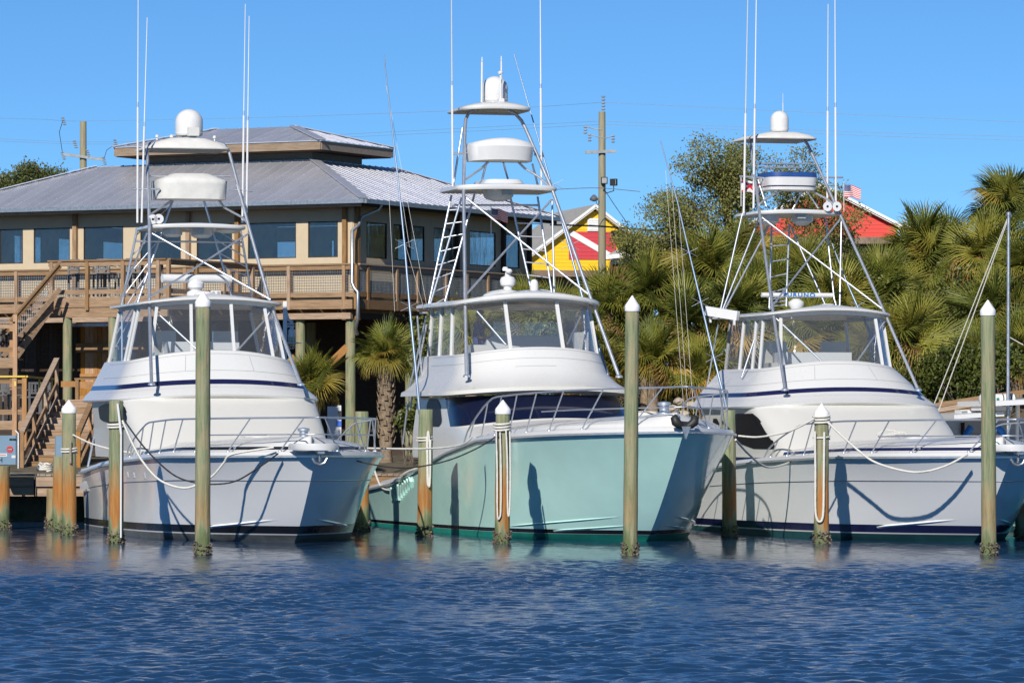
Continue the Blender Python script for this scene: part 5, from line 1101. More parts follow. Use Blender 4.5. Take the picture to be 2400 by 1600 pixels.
# ------------------------------------------------------------------ vegetation
def leaf_mat(name, c1, c2, trans=.25, sc=3.0):
    m, nt, N, L, b = mk(name); oi = N.new('ShaderNodeObjectInfo'); f = noise(nt, mapped(nt), sc, 4)
    c = ramp(nt, f, [(.3, c1), (.7, c2)]); hv = N.new('ShaderNodeHueSaturation'); L.new(c, hv.inputs['Color'])
    v = math_(nt, 'MULTIPLY_ADD', oi.outputs['Random'], .6); v.node.inputs[2].default_value = .7; L.new(v, hv.inputs['Value'])
    h = math_(nt, 'MULTIPLY_ADD', oi.outputs['Random'], -.035); h.node.inputs[2].default_value = .515; L.new(h, hv.inputs['Hue'])
    L.new(hv.outputs[0], b.inputs['Base Color']); b.inputs['Roughness'].default_value = .5; b.inputs['Specular IOR Level'].default_value = .35
    tr = N.new('ShaderNodeBsdfTranslucent'); L.new(hv.outputs[0], tr.inputs[0]); mx = N.new('ShaderNodeMixShader'); mx.inputs[0].default_value = trans
    L.new(b.outputs[0], mx.inputs[1]); L.new(tr.outputs[0], mx.inputs[2]); L.new(mx.outputs[0], N['Material Output'].inputs['Surface']); return m
M['frond'] = leaf_mat('green frond', (.16, .18, .024), (.34, .33, .06)); M['frondyel'] = leaf_mat('yellowing frond', (.30, .25, .04), (.42, .30, .06)); M['frondbrown'] = leaf_mat('dead frond', (.30, .15, .04), (.42, .26, .11))
M['frondark'] = leaf_mat('dark green frond', (.075, .105, .018), (.18, .205, .04))
M['bark'] = plain('palm bark', (.23, .17, .115), .95, var=.45, scale=9, bmp=.8); M['oakbark'] = plain('oak bark', (.12, .095, .07), .95, var=.3, scale=8, bmp=.6)
M['oakleaf'] = leaf_mat('live oak leaves', (.10, .12, .03), (.25, .25, .075), .2, 1.2); M['shrubleaf'] = leaf_mat('shrub leaves', (.06, .09, .017), (.16, .175, .035), .2, 2.0)
def frond_mesh(name, seed, mat, droop=.25, nb=40):
    """costapalmate fan leaf: stalk along +x, folded blades fanned round its end, tips drooping"""
    g = random.Random(seed); m = MB(); st = .55
    m.tube([(0, 0, 0), (st * .5, 0, .05), (st, 0, .05)], [.02, .014, .012], 4)
    for i in range(nb):
        a = rad(-142 + 284 * i / (nb - 1)) + g.uniform(-.03, .03); ln = (.74 + .22 * math.cos(a / 2)) * g.uniform(.86, 1.08); w = .019
        d = Vector((math.cos(a), math.sin(a), 0)); s = Vector((-d.y, d.x, 0)); o = Vector((st + .10 * math.cos(a), 0, .05)); P = []
        cup = .20 * abs(math.sin(a))
        for t, ww, dz in ((.04, .4, 0), (.45, 1.0, -.02), (.78, .7, -.45 * droop), (1.0, .05, -1.0 * droop)):
            c = o + d * (ln * t * (1 - .12 * droop * t)) + Vector((-.25 * droop * t * t * max(0, -math.cos(a)), 0, cup * t + dz * ln * g.uniform(.8, 1.2)))
            P += [c - s * w * ww, c + Vector((0, 0, -.022 * ww)), c + s * w * ww]
        m.add(P, [(k * 3 + j, k * 3 + j + 1, k * 3 + j + 4, k * 3 + j + 3) for k in range(3) for j in range(2)])
    me = bpy.data.meshes.new(name); me.from_pydata(m.v, [], m.f); me.materials.append(M[mat]); me.shade_smooth(); me.update(); return me
FR = [frond_mesh('frond', 1, 'frond', .06), frond_mesh('frond', 2, 'frond', .16), frond_mesh('frond', 3, 'frond', .5)]
FD = [frond_mesh('frond', 11, 'frondark', .10), frond_mesh('frond', 12, 'frondark', .26), frond_mesh('frond', 13, 'frondark', .55)]
FY = [frond_mesh('frond', 4, 'frondyel', .45), frond_mesh('frond', 5, 'frondyel', .7)]; FB = [frond_mesh('frond', 6, 'frondbrown', .9, 24)]
def gz(x, y): return .9 + .5 * min(1, max(0, (y - 111) / 6)) + min(1, max(0, (x - 1) / 5)) * min(1, max(0, (y - 113) / 20)) * 3.2
def palm(label, px, py, Y, s, yellow=.18, n=34, bark=False, grp='cabbage palms crowding the bank'):
    g = random.Random(int(px * 7 + py)); c = at(px, py, Y); zb = gz(c.x, Y) - .2; t = thing('cabbage_palm', label, 'palm tree', (c.x, Y, zb), 0, grp)
    dk = g.choice((.1, .2, .35, .65)); h = max(.3, c.z - zb); m = MB(); k = max(4, int(h / .25)); m.lathe((0, 0, 0), [(.17 + .02 * math.sin(i * 2.4) + (.05 if i == 0 else 0) + (.05 if i > k - 3 else 0), h * i / k) for i in range(k + 1)], 14, wob=.06); m.build('trunk', M['bark'], t, 60)
    if bark:
        for i in range(70):                                     # old leaf boots
            a = i * 2.4; z = h * .25 + h * .72 * i / 70; r = .18; b = MB(); o = Vector((math.cos(a) * r, math.sin(a) * r, z)); u = Vector((math.cos(a), math.sin(a), 0)); q = Vector((-u.y, u.x, 0))
            b.add([o - q * .06, o + q * .06, o + u * .09 + Vector((0, 0, .20)) + q * .025, o + u * .09 + Vector((0, 0, .20)) - q * .025, o + u * .045 - q * .05, o + u * .045 + q * .05], [(0, 1, 2, 3), (4, 3, 2, 5), (0, 3, 4), (1, 5, 2), (0, 4, 5, 1)]); b.build('leaf_boot', M['bark'], t)
    for i in range(n):
        f = (i + .5) / n; el = rad(84 - 118 * f ** .9 + g.uniform(-14, 14)); az = i * 2.39996 + g.uniform(-.25, .25)
        d = Vector((math.cos(az) * math.cos(el), math.sin(az) * math.cos(el), math.sin(el)))
        old = f > 1 - yellow * .75 or g.random() < .05; me = (g.choice(FB) if g.random() < .35 else g.choice(FY)) if old else (lambda S: S[2] if f > .5 and g.random() < .75 else g.choice(S[:2]))(FD if g.random() < dk else FR)
        o = link('frond', me, t); x = d; up = Vector((0, 0, 1)); y = up.cross(x).normalized(); zv = x.cross(y); roll = Matrix.Rotation(g.uniform(-.95, .95), 3, 'X')
        Rm = Matrix((x, y, zv)).transposed() @ roll; sc_ = s * g.uniform(.82, 1.15)
        o.matrix_local = Matrix.Translation(Vector((0, 0, h - .05)) + d * .08 * s) @ Rm.to_4x4() @ Matrix.Scale(sc_, 4)
    return t
palms = [
 (905, 835, 117.5, .78, .30, 'small cabbage palm with booted trunk and orange lower fronds under the restaurant corner', True),
 (735, 895, 117, .68, .12, 'trunkless little palm beside the flybridge of the left boat', False),
 (1240, 760, 123, .85, .2, 'cabbage palm seen through the middle of the green boat enclosure', False),
 (1105, 790, 121, .8, .3, 'cabbage palm seen through the clear panel behind the person', False),
 (1345, 800, 121.5, .85, .25, 'low palm seen through the right end of the green boat enclosure', False),
 (1310, 720, 126, .9, .12, 'cabbage palm rising above the green boat hardtop below the yellow house', False),
 (1425, 690, 124, 1.0, .12, 'cabbage palm just left of the tall piling behind the green boat', False),
 (1395, 830, 121, .8, .2, 'low shaded palm left of the tall piling behind green boat', False),
 (1515, 655, 124.5, 1.0, .10, 'cabbage palm just right of the tall piling below the grey roof', False),
 (1530, 805, 120.5, .95, .35, 'tall trunked cabbage palm between the green and the right boat', False),
 (1610, 720, 123.5, 1.0, .2, 'cabbage palm behind the outrigger of the right boat, halfway up', False),
 (1655, 600, 129, 1.05, .08, 'cabbage palm standing below the oak left of the right tower', False),
 (1650, 840, 120.5, .85, .4, 'yellowing palm low behind the right boat outrigger base', False),
 (1745, 570, 130, 1.0, .1, 'cabbage palm directly behind the left legs of the right tower', False),
 (1720, 700, 125, 1.0, .15, 'cabbage palm above the left end of right boat hardtop', False),
 (1800, 650, 126.5, 1.0, .12, 'cabbage palm behind the ladder of the right tower', False),
 (1880, 620, 128.5, 1.0, .1, 'cabbage palm behind the middle of the right tower', False),
 (1905, 740, 123.5, .95, .2, 'cabbage palm seen through the right boat enclosure', False),
 (1960, 690, 126, 1.0, .15, 'cabbage palm behind the right legs of the right tower', False),
 (1990, 640, 131, .9, .1, 'cabbage palm in front of the red house wall', False),
 (2060, 650, 127.5, 1.05, .12, 'cabbage palm left of the board fence, upper row', False),
 (2130, 760, 123, 1.0, .35, 'cabbage palm with bare trunk just right of the right boat hardtop', False),
 (2050, 790, 123, .9, .3, 'cabbage palm low behind the right end of right boat hardtop', False),
 (2160, 545, 135, 1.0, .05, 'dark palm on the skyline beside the red house', False),
 (2225, 545, 136, 1.05, .05, 'palm on the skyline in the middle of the sky gap', False),
 (2180, 575, 134.5, .95, .08, 'palm above the board fence between two skyline palms', False),
 (2360, 450, 133, 1.08, .06, 'tallest cabbage palm at the upper right corner', False),
 (2310, 560, 131, 1.0, .3, 'yellow fringed palm below the tallest palm', False),
 (2385, 590, 129, 1.0, .2, 'palm at the right edge behind the thin mast', False),
 (2335, 700, 126, 1.1, .12, 'large green palm behind the far right piling top', False),
 (2290, 800, 123.5, .8, .3, 'low palm left of the far right piling', False),
 (2385, 790, 124, .9, .3, 'low yellowish palm at the right edge beside the mast', False)]
for i_, (px, py, Y, s, yl, lab, bk) in enumerate(palms): palm(lab, px, py + (0 if i_ < 5 else 42), Y, s * random.uniform(.86, 1.08), yl, random.choice((24, 28, 32)), bk)

def leaves(n, blobs, size, seed, clump=.22):
    """leaf quads scattered in clumps through a set of ellipsoids (centre, radii)"""
    g = np.random.default_rng(seed); vol = np.array([r[0] * r[1] * r[2] for c, r in blobs]); vol = vol / vol.sum(); V = []; nc = n // 14
    which = g.choice(len(blobs), nc, p=vol); C = np.array([b[0] for b in blobs])[which]; Rr = np.array([b[1] for b in blobs])[which]
    d = g.normal(size=(nc, 3)); d /= np.linalg.norm(d, axis=1)[:, None]; rr = g.random(nc) ** .36
    P = C + d * rr[:, None] * Rr
    P = np.repeat(P, 14, 0) + g.normal(size=(nc * 14, 3)) * clump; k = len(P)
    a = g.normal(size=(k, 3)); a /= np.linalg.norm(a, axis=1)[:, None]; b = np.cross(a, g.normal(size=(k, 3))); b /= np.linalg.norm(b, axis=1)[:, None]
    s = size * g.uniform(.6, 1.3, (k, 1)); quad = np.stack([P - a * s, P - b * s * .45, P + a * s, P + b * s * .45], 1).reshape(-1, 3); return quad
def leaf_object(name, quad, mat, parent=None):
    k = len(quad) // 4; me = bpy.data.meshes.new(name); me.vertices.add(len(quad)); me.vertices.foreach_set('co', quad.ravel()); me.loops.add(k * 4); me.loops.foreach_set('vertex_index', np.arange(k * 4, dtype=np.int32)); me.polygons.add(k)
    me.polygons.foreach_set('loop_start', np.arange(0, k * 4, 4, dtype=np.int32)); me.polygons.foreach_set('loop_total', np.full(k, 4, np.int32)); me.update(); me.materials.append(M[mat]); return link(name, me, parent)
def tree(label, base, blobs, n, size, seed, limbs, name='oak_tree', cat='tree'):
    t = thing(name, label, cat, base); b = Vector(base); m = MB()
    for path, r0, r1 in limbs: m.tube(path, r0, 8, r1)
    m.build('trunk', M['oakbark'], t, 60); leaf_object('crown', leaves(n, [(tuple(Vector(c) - b), r) for c, r in blobs], size, seed, .13), 'oakleaf', t)
YO = 143.0; ob = at(1720, 700, YO); ob.z = gz(ob.x, YO) - .2
def oblob(px, py, rx, rz, dy=0, ry=1.3): return (tuple(at(px, py, YO + dy)), (rx, ry, rz))
bl = []; g = random.Random(21)
for q in ((1700, 420, 120, 60), (1620, 470, 80, 50), (1560, 520, 60, 45), (1530, 590, 45, 25), (1690, 365, 60, 35), (1745, 360, 60, 30), (1650, 530, 100, 60), (1760, 490, 110, 70), (1850, 440, 60, 50), (1880, 395, 40, 35), (1860, 560, 80, 60), (1950, 560, 60, 30), (1700, 600, 110, 50), (1590, 610, 70, 35), (1990, 520, 40, 20), (1930, 490, 45, 35), (1480, 560, 18, 12), (1500, 610, 20, 14)):
    for k in range(max(4, q[2] // 9)):
        px = q[0] + g.gauss(0, .5) * q[2]; py = q[1] + g.gauss(0, .5) * q[3]; r = g.uniform(.25, .6); bl.append(oblob(px, py, r * 1.3, r * .8, g.uniform(-1.6, 1.6), r * 1.2))
lim = []
lv = lambda px, py, dy=0: at(px, py, YO + dy) - ob
lim.append(([Vector((0, 0, 0)), Vector((.1, 0, 1.5)), lv(1720, 600)], .28, .2))
for q in ((1620, 470), (1690, 400), (1760, 400), (1850, 450), (1560, 540), (1900, 540), (1960, 560), (1740, 340), (1660, 350), (1540, 590)): lim.append(([lv(1720, 600), lv((1720 + q[0]) / 2 + 8, (600 + q[1]) / 2 + 10), lv(*q)], .14, .025))
tree('big sprawling live oak behind the palms left of the red house', tuple(ob), bl, 62000, .052, 3, lim)
YO = 172.0; ob = at(60, 560, YO); ob.z = 1.2
bl = [oblob(10, 440, 1.0, .5), oblob(60, 425, 1.0, .55), oblob(75, 400, .6, .3), oblob(125, 415, .6, .4), oblob(130, 435, .8, .35), oblob(30, 450, 1.6, .6)]
lim = [([Vector((0, 0, 0)), lv(60, 520), lv(60, 460)], .3, .15)] + [([lv(60, 470), lv(*q)], .09, .02) for q in ((10, 430), (70, 395), (130, 405), (140, 440))]
tree('leafy tree top showing above the left end of the restaurant roof', tuple(ob), bl, 9000, .07, 8, lim)
def shrub(label, px, py, Y, r, n, seed, mat='shrubleaf', size=.07):
    c = at(px, py, Y); zb = gz(c.x, Y) - .1; t = thing('shrub', label, 'shrub', (c.x, Y, zb)); g = random.Random(seed)
    m = MB()
    for k in range(7): m.tube([(g.uniform(-.2, .2), 0, 0), (g.uniform(-.5, .5) * r, g.uniform(-.3, .3), (c.z - zb) * .7), (g.uniform(-.8, .8) * r, g.uniform(-.3, .3), (c.z - zb) + g.uniform(0, .6) * r)], .025, 5, .008)
    m.build('stem', M['oakbark'], t, 60); bl_ = [((g.uniform(-.6, .6) * r, g.uniform(-.3, .3) * r, (c.z - zb) + g.uniform(-.6, .5) * r), (r * .6, r * .5, r * .5)) for _ in range(6)]
    leaf_object('foliage', leaves(n, bl_, size, seed, .12), mat, t)
for a in (('leafy shrub between the right boat and the far right piling', 2250, 870, 121.5, 1.1, 5000, 1), ('leafy shrub just right of the far right piling', 2350, 870, 121, .8, 3000, 2), ('bright green shrub behind the tubes at the green boat stern', 958, 985, 116, .45, 1200, 3), ('dark shrub behind the right boat outrigger base', 1640, 930, 121, .8, 3000, 4), ('dark shrub behind the palm trunk right of the right boat', 2165, 900, 122.5, .9, 3500, 6), ('leafy shrub seen through the green boat enclosure', 1280, 790, 121, .8, 3000, 7)): shrub(*a)
# dense undergrowth that reads as one mass behind the palms
bl = []
g = random.Random(4)
for k in range(46): px = 1010 + k * 32; bl.append((tuple(at(px, g.uniform(700, 930) if px > 1330 else g.uniform(780, 930), g.uniform(126, 131))), (1.3, 1.0, 1.1)))
u_ = leaf_object('undergrowth', leaves(60000, bl, .065, 9, .22), 'shrubleaf'); tag(u_, 'dark mass of undergrowth filling the bank behind the palms', 'undergrowth', kind='stuff')
# rocks on the bank
for i, (px, py, s) in enumerate(((1575, 960, .18), (1600, 975, .22), (1545, 985, .16), (1620, 950, .15), (1590, 940, .14))):
    Yr = 116.5 + i * .3; c = at(px, py, Yr); g = random.Random(i); m = MB(); m.ball((0, 0, 0), s, 9, 6, .7); m.v = [tuple(Vector(v) * g.uniform(.8, 1.2)) for v in m.v]
    o = m.build('rock', plain('pale rock', (.38, .32, .25), .9, var=.25, scale=4, bmp=.5), None, None, tuple(c)); tag(o, ['pale rock on the bank right of the palm trunk', 'largest pale rock on the bank behind the green bow', 'pale rock on the bank at the foot of the palm trunk', 'pale rock nearest the right boat on the bank', 'small pale rock at the top of the rocky bank'][i], 'rock')
# board fence
fence = thing('board_fence', 'brown upright board fence showing between the palms at right', 'fence', (0, 0, 0))
for k in range(60):
    x = at(1990, 0, 138.5).x + k * .152; h = 2.25; part('fence_board', 'timber', [((x, 138.5, 5.35 + h / 2), (.148, .03, h))], fence)
for z in (5.6, 7.3): part('fence_rail', 'timberh', [((at(2230, 0, 138).x, 138.55, z), (9.2, .05, .1))], fence)
for k in range(5): part('fence_post', 'timber', [((at(1990, 0, 138.4).x + .1 + k * 2.2, 138.38, 5.5), (.14, .12, 4.0))], fence)
part('fence_base', 'timberh', [((at(2230, 0, 138).x, 138.5, 4.9), (9.2, .06, .8))], fence)

# ------------------------------------------------------------------ houses behind
M['paintyel'] = plain('yellow siding paint', (.80, .52, .01), .6, var=.04); M['paintred'] = plain('red siding paint', (.56, .045, .06), .6, var=.04); M['trim'] = plain('white trim', (.78, .78, .76), .5, var=.03); M['redhouse'] = plain('bright red siding', (.60, .035, .02), .6, var=.05)
M['shingle'] = plain('grey shingle', (.34, .33, .31), .9, var=.2, scale=5, bmp=.3); M['brownroof'] = plain('brown weathered roof', (.22, .16, .12), .9, var=.3, scale=4)
def gable_house(name, label, apex, Y, yaw, wl_, wr, slopeL, slopeR, zbot, depth, mat, bh=.16):
    A = at(*apex, Y); t = thing(name, label, 'house', (A.x, Y, 0), yaw); za = A.z
    # siding board by board, each cut to the roof slope
    z = zbot
    while z < za - .12:
        zt = min(z + bh, za - .06); xl = lambda q: -min(wl_, (za - q) / slopeL); xr = lambda q: min(wr, (za - q) / slopeR)
        m = MB(); P = [(xl(z), 0, z), (xr(z), 0, z), (xr(zt), .012, zt), (xl(zt), .012, zt)]; m.prism(P, (0, .04, 0)); m.build('siding_board', M[mat], t); z += bh
    for sl, w, sg in ((slopeL, wl_ + .35, -1), (slopeR, wr + .35, 1)):
        a = Vector((0, -.3, za + .12)); b = Vector((sg * w, -.3, za + .12 - w * sl)); m = MB(); m.prism([a, b, b + Vector((0, 0, .08)), a + Vector((0, 0, .08))], (0, depth, 0)); m.build('roof', M['shingle'], t)
        m = MB(); m.bar(a + Vector((0, -.03, .02)), b + Vector((0, -.03, .02)), .06, .11); m.build('rake_board', M['trim'], t)
        m = MB(); m.bar(a + Vector((0, .12, -.10)), b + Vector((0, .12, -.10)), .3, .03); m.build('soffit', M['trim'], t)
    m = MB(); m.prism([(-wl_, .06, zbot - 3), (wr, .06, zbot - 3), (wr, .06, za - wr * slopeR), (0, .06, za - .02), (-wl_, .06, za - wl_ * slopeL)], (0, depth - .8, 0)); m.build('walls', M['brownroof'], t); return t, za
YH = 185.0
yh, za = gable_house('dive_shop_house', 'yellow clapboard house with a red and white dive flag on its gable', (1392, 490), YH, rad(13), 3.1, 2.1, .74, .76, EYE + (HORIZON - 634) / FOCAL * YH, 7.5, 'paintyel')
hx = lambda px: (px - 1392) / FOCAL * YH / math.cos(rad(13)); hzz = lambda py: EYE + (HORIZON - py) / FOCAL * YH
z = hzz(608); zt = hzz(543)
while z < zt - .02:
    m = MB(); m.prism([(hx(1333), -.03, z), (hx(1444), -.03, z), (hx(1444), -.018, min(zt, z + .157)), (hx(1333), -.018, min(zt, z + .157))], (0, .028, 0)); m.build('flag_board', M['paintred'], yh); z += .16
m = MB(); m.prism([(hx(1334), -.06, hzz(544)), (hx(1344), -.06, hzz(542)), (hx(1444), -.06, hzz(600)), (hx(1444), -.06, hzz(608)), (hx(1432), -.06, hzz(608)), (hx(1334), -.06, hzz(552))], (0, .028, 0)); m.build('flag_stripe', M['trim'], yh)
m = MB(); m.box(((hx(1376) + hx(1406)) / 2, -.05, (hzz(512) + hzz(542)) / 2), (hx(1406) - hx(1376), .06, hzz(512) - hzz(542))); v = m.build('gable_vent', M['trim'], yh)
for k in range(6): m = MB(); m.box(((hx(1376) + hx(1406)) / 2, -.09, hzz(516 + 4.4 * k)), (hx(1403) - hx(1379), .02, .05)); m.build('vent_slat', M['trim'], v)
m = MB(); m.box((hx(1443), -.25, hzz(545)), (.5, .25, .13)); m.build('gable_lamp', M['rubber'], yh)
m = MB(); m.prism([(hx(1225), -.1, hzz(634)), (hx(1460), -.1, hzz(634)), (hx(1460), -1.3, hzz(648)), (hx(1225), -1.3, hzz(648))], (0, 0, -.06)); m.build('porch_roof', M['brownroof'], yh)
rh, za = gable_house('red_house', 'bright red house with white roof edge behind the right tower', (1925, 440), 190.0, rad(-6), 3.0, 3.3, .55, .52, EYE + (HORIZON - 556) / FOCAL * 190, 7, 'redhouse', .18)
m = MB(); m.box((.3, -.3, EYE + (HORIZON - 565) / FOCAL * 190), (6.4, .5, .3)); m.build('porch_roof', M['brownroof'], rh)
cot = thing('low_cottage', 'low cottage with grey shingle roof and dull red wall behind the utility pole', 'house', tuple(at(1500, 640, 160)))
cx_ = lambda px, py, dy=0: at(px, py, 160 + dy) - cot.location
m = MB(); m.prism([cx_(1418, 600), cx_(1580, 583), cx_(1580, 545, 2), cx_(1500, 556, 2)], (0, .1, -.06)); m.build('roof', M['shingle'], cot)
m = MB(); m.bar(cx_(1416, 603, -.1), cx_(1582, 586, -.1), .1, .16); m.build('gutter', M['trim'], cot)
m = MB(); m.prism([cx_(1434, 606, .3), cx_(1590, 590, .3), cx_(1590, 720, .3), cx_(1434, 720, .3)], (0, 3, 0)); m.build('wall', plain('dull red wall', (.22, .045, .045), .8), cot)
m = MB(); m.prism([cx_(1432, 606, .25), cx_(1592, 589, .25), cx_(1592, 603, .25), cx_(1432, 620, .25)], (0, .04, 0)); m.build('frieze', M['trim'], cot)

# ------------------------------------------------------------------ utility poles and wires
M['polewood'] = wood('pole wood', (.22, .20, .13), (.34, .31, .21), (6, 6, .5)); M['insul'] = plain('grey insulator', (.30, .31, .31), .35, var=.2)
def ut_pole(label, px, y0, y1, Y, r):
    t = thing('utility_pole', label, 'pole', (at(px, 0, Y).x, Y, 0)); z0, z1 = 1.0, EYE + (HORIZON - y0) / FOCAL * Y; m = MB(); m.lathe((0, 0, 0), [(r * 1.25, z0), (r * 1.05, z1 * .6), (r * .9, z1 - .02), (r * .85, z1)], 14); m.build('shaft', M['polewood'], t, 40); return t, (lambda x, y: at(x, y, Y) - Vector((at(px, 0, Y).x, Y, 0)))
up, q = ut_pole('tall wooden utility pole with flood lamps beside the yellow house', 1411, 262, 0, 150, .13)
m = MB(); m.bar(q(1371, 358) + Vector((0, -.16, 0)), q(1444, 355) + Vector((0, -.16, 0)), .1, .1); m.build('crossarm', M['insul'], up)
m = MB()
for k in range(5): m.lathe(q(1414, 262) + Vector((0, 0, .05 + .11 * k)), [(.03, 0), (.07, .02), (.07, .05), (.03, .07)], 10)
m.build('insulator', M['insul'], up, 40)
for x, y in ((1382, 315), (1437, 318), (1372, 297), (1414, 290)):
    m = MB(); m.tube([q(1411, y + 8) + Vector((0, -.12, 0)), q((x + 1411) / 2, y + 5), q(x, y)], .02, 6)
    for k in range(3): m.lathe(q(x, y) + Vector((0, 0, -.05 - .1 * k)), [(.03, 0), (.075, .02), (.03, .07)], 10)
    m.build('insulator', M['insul'], up, 40)
for x, y, rx in ((1416, 424, .1), (1438, 428, -.5)):
    m = MB(); c = q(x, y) + Vector((0, -.2, 0)); m.box(c, (.22, .16, .24), rx); m.tube([c, c - Vector((0, 0, .3)), q(1411, y + 28)], .02, 6); l_ = m.build('flood_lamp', M['rubber'], up); m = MB(); m.box(c + Vector((0, -.085, 0)), (.17, .01, .18), rx); m.build('lamp_lens', M['lens'], l_)
m = MB(); c = q(1392, 467); m.lathe(c + Vector((0, -.2, -.09)), [(.03, 0), (.14, .04), (.16, .1), (.08, .2), (.03, .24)], 14); m.tube([c + Vector((0, -.2, .1)), q(1400, 480), q(1410, 476)], .015, 6); m.build('street_lamp_head', M['galv'], up, 40)
up2, q = ut_pole('distant utility pole with tilted crossarm above the restaurant roof', 195, 285, 0, 200, .17)
m = MB(); m.bar(q(148, 362) + Vector((0, -.2, 0)), q(242, 375) + Vector((0, -.2, 0)), .12, .12)
m.build('crossarm', M['insul'], up2)
for x, y in ((147, 365), (243, 377), (175, 338), (205, 360), (270, 336), (148, 284)):
    m = MB()
    for k in range(4): m.lathe(q(x, y) + Vector((.03 * k, -.2, .1 - .1 * k)), [(.03, 0), (.1, .02), (.03, .07)], 8)
    m.build('insulator', M['insul'], up2, 40)
m = MB(); m.tube([q(147, 284), q(139, 310), q(147, 362)], .015, 5); m.tube([q(268, 340), q(250, 352), q(243, 375)], .015, 5); m.build('jumper_wire', M['rubber'], up2, 60)
m = MB(); m.box(q(178, 427), (.4, .3, .25)); m.build('transformer', M['galv'], up2)
def wire(label, pts, Ys, r=.0055, mat='insul'):
    n = len(pts) - 1; P = [at(x, y, Ys[0] + (Ys[1] - Ys[0]) * i / n) for i, (x, y) in enumerate(pts)]; tag(twist(P, r, 5).build('power_wire', M[mat], None, 60), label, 'wire')
wire('topmost power wire crossing left of the tall utility pole', [(-60, 276), (100, 280), (195, 284), (600, 276), (900, 266), (1200, 254), (1414, 240)], (200, 150))
wire('topmost power wire crossing right of the tall utility pole', [(1414, 240), (1700, 254), (2050, 271), (2460, 289)], (150, 150))
wire('upper of the paired power wires left of the tall pole', [(-60, 322), (200, 333), (600, 324), (1000, 305), (1410, 284)], (200, 150)); wire('lower of the paired power wires left of the tall pole', [(-60, 327), (200, 338), (600, 330), (1000, 313), (1410, 292)], (200, 150))
wire('upper of the paired power wires right of the tall pole', [(1414, 284), (1700, 296), (2050, 311), (2460, 322)], (150, 150)); wire('lower of the paired power wires right of the tall pole', [(1414, 292), (1700, 303), (2050, 319), (2460, 331)], (150, 150))
wire('thick black cable from the restaurant eave past the yellow house', [(1290, 527), (1400, 530), (1500, 538), (1600, 545)], (146, 152), .03, 'rubber'); wire('thin wire from the restaurant eave to the tall pole', [(1260, 447), (1340, 442), (1411, 441), (1500, 449)], (146, 150), .012)
wire('guy wire slanting down right from the tall pole', [(1414, 440), (1440, 480), (1475, 530)], (150, 152), .012)

# ------------------------------------------------------------------ blue workboat at the right edge
BW = Boat('work_boat', 'blue hulled work boat with white wheelhouse cut by the right edge', 16.2, 94.0, 13.0, 1.6, [(-2, 1.9), (4, 1.6), (9, 1.45), (13, 1.4)], fl=1.4)
BW.root['group'] = 'work boat'; del BW.root['group']
M['teal'] = plain('turquoise hull paint', (.02, .23, .30), .3, var=.08, coat=.4); setmat(BW); B = BW
hull(B, {'bottom': 'bottomdark', 'boot': 'bottomgreen', 'hull': 'teal', 'stripe': 'white'}, boot=(.22, .36), white=(.16, .2), strakes=False)
R_ = B.root
def pbox(name, mat, x0, y0, x1, y1, u, th, parent=None):
    a, b = B.at(x0, y0, u), B.at(x1, y1, u); m = MB(); m.box(((a.x + b.x) / 2 - th / 2, (a.y + b.y) / 2, (a.z + b.z) / 2), (th, abs(a.y - b.y), abs(a.z - b.z))); return m.build(name, M[mat], parent or R_)
pbox('wheelhouse', 'rod', 2205, 984, 2258, 1062, 11.0, 2.0); pbox('door_edge', 'darkwood', 2256, 990, 2261, 1050, 10.9, .1)
M['greypanel'] = plain('grey bulkhead', (.42, .40, .37), .6, var=.06)
pn = pbox('bulkhead', 'greypanel', 2261, 986, 2440, 1062, 11.2, .08)
seam_text('6728', .27, B.at(2267, 1029, 11.12), pn, M['black'], 'registration_number', .85, 'LEFT')
m = MB(); a, b = B.at(2190, 977, 10.2), B.at(2306, 970, 10.2); m.bar(a, b, 2.6, .10); m.build('wheelhouse_roof', M['rod'], R_)
pbox('air_conditioner', 'rod', 2252, 960, 2302, 969, 10.4, .4)
for k in range(5): pbox('grille_bar', 'galv', 2254 + 3 * k, 962, 2255.3 + 3 * k, 968, 10.37, .02)
m = MB(); a, b = B.at(2287, 946, 9.8), B.at(2440, 938, 9.8); m.bar(a, b, 2.4, .12); m.build('hardtop', M['rod'], R_)
pbox('roof_locker', 'rod', 2298, 952, 2372, 962, 9.6, .6)
for px in (2384, 2310): m = MB(); m.tube([B.at(px, 945, 9.8), B.at(px, 1050, 9.9)], .045, 8); m.build('roof_post', M['rod'], R_, 60)
m = MB(); a, b = B.at(2296, 936, 9.5), B.at(2378, 934, 9.5); m.tube([a, a + (b - a) * .04, a + (b - a) * .96, b], [.08, .13, .13, .08], 14); raft = m.build('life_raft', M['rod'], R_, 40)
for x, c in ((2299, 'paintred'), (2334, 'bottomgreen')): p = B.at(x, 935, 9.5); m = MB(); m.box(p + Vector((.132, 0, 0)), (.012, .07, .06)); m.build('raft_label', M[c], raft)
for x in (2348, 2366): p = B.at(x, 935, 9.5); m = MB(); m.lathe(p, [(.136, -.012), (.136, .012)], 14, 'y'); m.build('raft_strap', M['rubber'], raft)
M['bluetarp'] = plain('bright blue tarpaulin', (.015, .20, .62), .5, var=.15)
for path in ([(2258, 1040), (2266, 1015), (2276, 1000)], [(2330, 1000), (2345, 1008), (2356, 1030), (2358, 1050)], [(2358, 1048), (2372, 1052)]): m = MB(); m.tube([B.at(x, y, 10.6) for x, y in path], .09, 10); m.build('blue_bumper', M['bluetarp'], R_, 60)
m = MB(); m.tube([B.at(2362, 1060, 9.0), B.at(2364, 500, 9.0)], .045, 10, .04); mast = m.build('mast', M['galv'], R_, 60)
